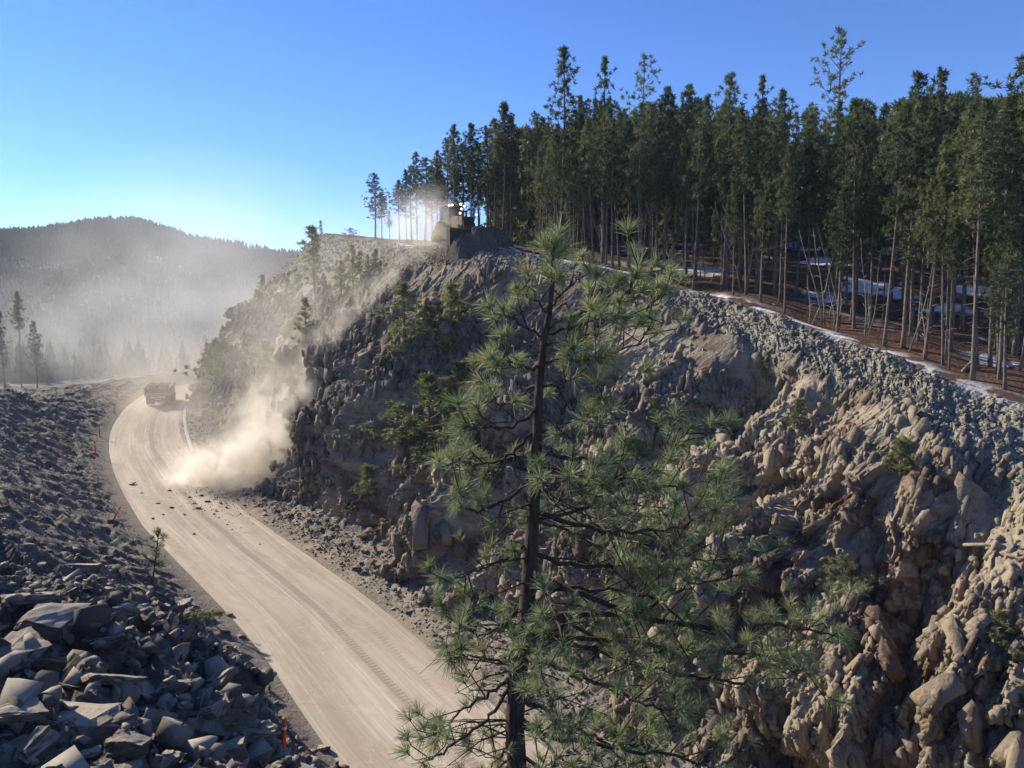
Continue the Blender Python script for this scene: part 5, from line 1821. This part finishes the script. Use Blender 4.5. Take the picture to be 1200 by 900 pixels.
# ------------------------------------------------------------ dust (volumes) and haze
def dust(name, blobs, dens, nscale, color, label, lo=.42, hi=.66, aniso=.35, step=None, stretch=(1, 1, 1)):
    t = NT(name)
    p = t.pos()
    acc = None
    for c, r_, w in blobs:
        vd = t.new('ShaderNodeVectorMath', operation='DISTANCE'); t.put(vd.inputs[0], p); vd.inputs[1].default_value = tuple(c)
        q = t.math('DIVIDE', vd.outputs['Value'], r_)
        q = t.math('MULTIPLY', q, q)
        e = t.math('MULTIPLY', t.math('EXPONENT', t.math('MULTIPLY', q, -1.0)), w)
        acc = e if acc is None else t.math('ADD', acc, e)
    acc = t.math('SUBTRACT', acc, 0.04, clamp=True)
    n = t.noise(t.scale(p, stretch), nscale, 5, .62, .6)
    n = t.math('MULTIPLY_ADD', n, 1 / (hi - lo), -lo / (hi - lo), clamp=True)
    # the noise eats the thin outskirts, the core stays full
    body = t.math('MULTIPLY', acc, t.math('ADD', t.math('MULTIPLY', n, .92), .08))
    d_ = t.math('MULTIPLY', body, dens)
    v = t.new('ShaderNodeVolumePrincipled')
    v.inputs['Color'].default_value = (*color, 1); v.inputs['Anisotropy'].default_value = aniso
    t.l.new(d_, v.inputs['Density'])
    t.l.new(v.outputs[0], t.out.inputs['Volume'])
    bm = bmesh.new()
    for c, r_, w in blobs:
        k_ = math.sqrt(max(.3, math.log(max(w, .06) / .04)))
        b = bmesh.ops.create_icosphere(bm, subdivisions=2, radius=r_ * k_)
        bmesh.ops.translate(bm, verts=b['verts'], vec=Vector(c))
    r0 = bmesh.ops.convex_hull(bm, input=bm.verts)
    bmesh.ops.delete(bm, geom=list({g_ for g_ in r0['geom_interior'] + r0['geom_unused'] if isinstance(g_, bmesh.types.BMVert)}), context='VERTS')
    me = bpy.data.meshes.new('dust_cloud'); bm.to_mesh(me); bm.free(); me.materials.append(t.m)
    o = bpy.data.objects.new('dust_cloud', me); COL.objects.link(o)
    tag(o, label, 'dust cloud', kind='stuff')
    if step: t.m.cycles.volume_step_rate = step
    return o


def near_surf(px, py, off, up=0.0):
    h = cast(px, py, [B_cliff, B_verge, B_road, B_bank])
    d_ = (CAM - h[0]).normalized()
    return h[0] + d_ * off + Vector((0, 0, up))


TAN = (0.99, 0.94, 0.85)
blobs = [(near_surf(498, 288, 1), 1.9, .4), (near_surf(480, 312, .6), 1.7, .4), (near_surf(455, 335, .6), 1.7, .42), (near_surf(428, 358, .6), 1.7, .45), (near_surf(405, 380, .8), 1.8, .5),
         (near_surf(385, 402, 1), 1.9, .5), (near_surf(366, 428, 1), 2.1, .6), (near_surf(350, 458, 1.2), 2.3, .7), (near_surf(338, 492, 1.5), 2.6, .8), (near_surf(322, 525, 2), 3.0, 1.0),
         (near_surf(300, 552, 2.4), 3.0, 1.3), (near_surf(272, 562, 2), 2.9, 1.5), (near_surf(248, 562, 1.6), 2.7, 1.5), (near_surf(224, 562, 1), 2.4, 1.1), (near_surf(300, 520, 2), 3.4, .7), (near_surf(322, 470, 2), 3.4, .5)]
dust('slide_dust', blobs, .75, .5, TAN, 'thick tan dust rolling down the cliff gully and billowing over the road', .45, .58, step=.2, stretch=(1, 1, .7))
blobs = [(near_surf(290, 470, 3), 6.5, .7), (near_surf(330, 420, 3), 7, .7), (near_surf(370, 370, 3), 7, .7), (near_surf(430, 320, 3), 6, .7), (near_surf(480, 290, 2), 4.5, .8), (near_surf(260, 520, 3), 5.5, .6), (near_surf(300, 380, 3), 7, .5)]
dust('drift_dust', blobs, .055, .13, TAN, 'thin dust drifting over the left side of the cliff', .34, .66, step=.5)
dz = Vector(doz.location)
blobs = [(dz + Vector((-2.6, -.5, 1.6)), 2.0, 1), (dz + Vector((-1.0, -2.6, .8)), 1.4, .9), (dz + Vector((-4.6, .5, 1.8)), 2.4, .8), (dz + Vector((-1.6, -1.2, 2.2)), 1.3, .6), (dz + Vector((-2.5, 1, 3.8)), 1.9, .4)]
dust('machine_dust', blobs, .30, .55, TAN, 'sunlit dust swirling round the left side of the bulldozer', .38, .62, step=.3)
blobs = [(at(120, 405, 175), 19, 1.0), (at(190, 370, 200), 24, .8), (at(60, 420, 190), 18, .7), (at(250, 340, 215), 26, .6), (at(170, 425, 170), 13, .8), (at(300, 335, 200), 22, .4), (at(235, 420, 185), 15, .6)]
dust('valley_dust', blobs, .017, .035, (0.90, 0.90, 0.88), 'pale dust hanging in the valley behind the truck', .36, .64, step=.5, stretch=(1, 1, 1.5))
blobs = [(at(190, 450, 128), 8, .8), (at(230, 470, 120), 7, .6), (at(160, 470, 135), 8, .5)]
dust('truck_dust', blobs, .05, .12, (0.92, 0.85, 0.74), 'thin veil of dust around the dump truck', .34, .64, step=.5)

# haze box
bm = bmesh.new(); bmesh.ops.create_cube(bm, size=1)
me = bpy.data.meshes.new('haze'); bm.to_mesh(me); bm.free()
hz = bpy.data.objects.new('haze', me); COL.objects.link(hz)
hz.scale = (5000, 5000, 190); hz.location = (0, 0, 190 / 2 - 19)
mh = bpy.data.materials.new('haze_air'); mh.use_nodes = True; mh.node_tree.nodes.clear()
ho = mh.node_tree.nodes.new('ShaderNodeOutputMaterial'); hv_ = mh.node_tree.nodes.new('ShaderNodeVolumePrincipled')
hv_.inputs['Color'].default_value = (.62, .78, 1, 1); hv_.inputs['Density'].default_value = .00016; hv_.inputs['Anisotropy'].default_value = .1
mh.node_tree.links.new(hv_.outputs[0], ho.inputs['Volume'])
me.materials.append(mh)
tag(hz, kind='stuff'); hz['label'] = 'pale blue haze softening the far hill'
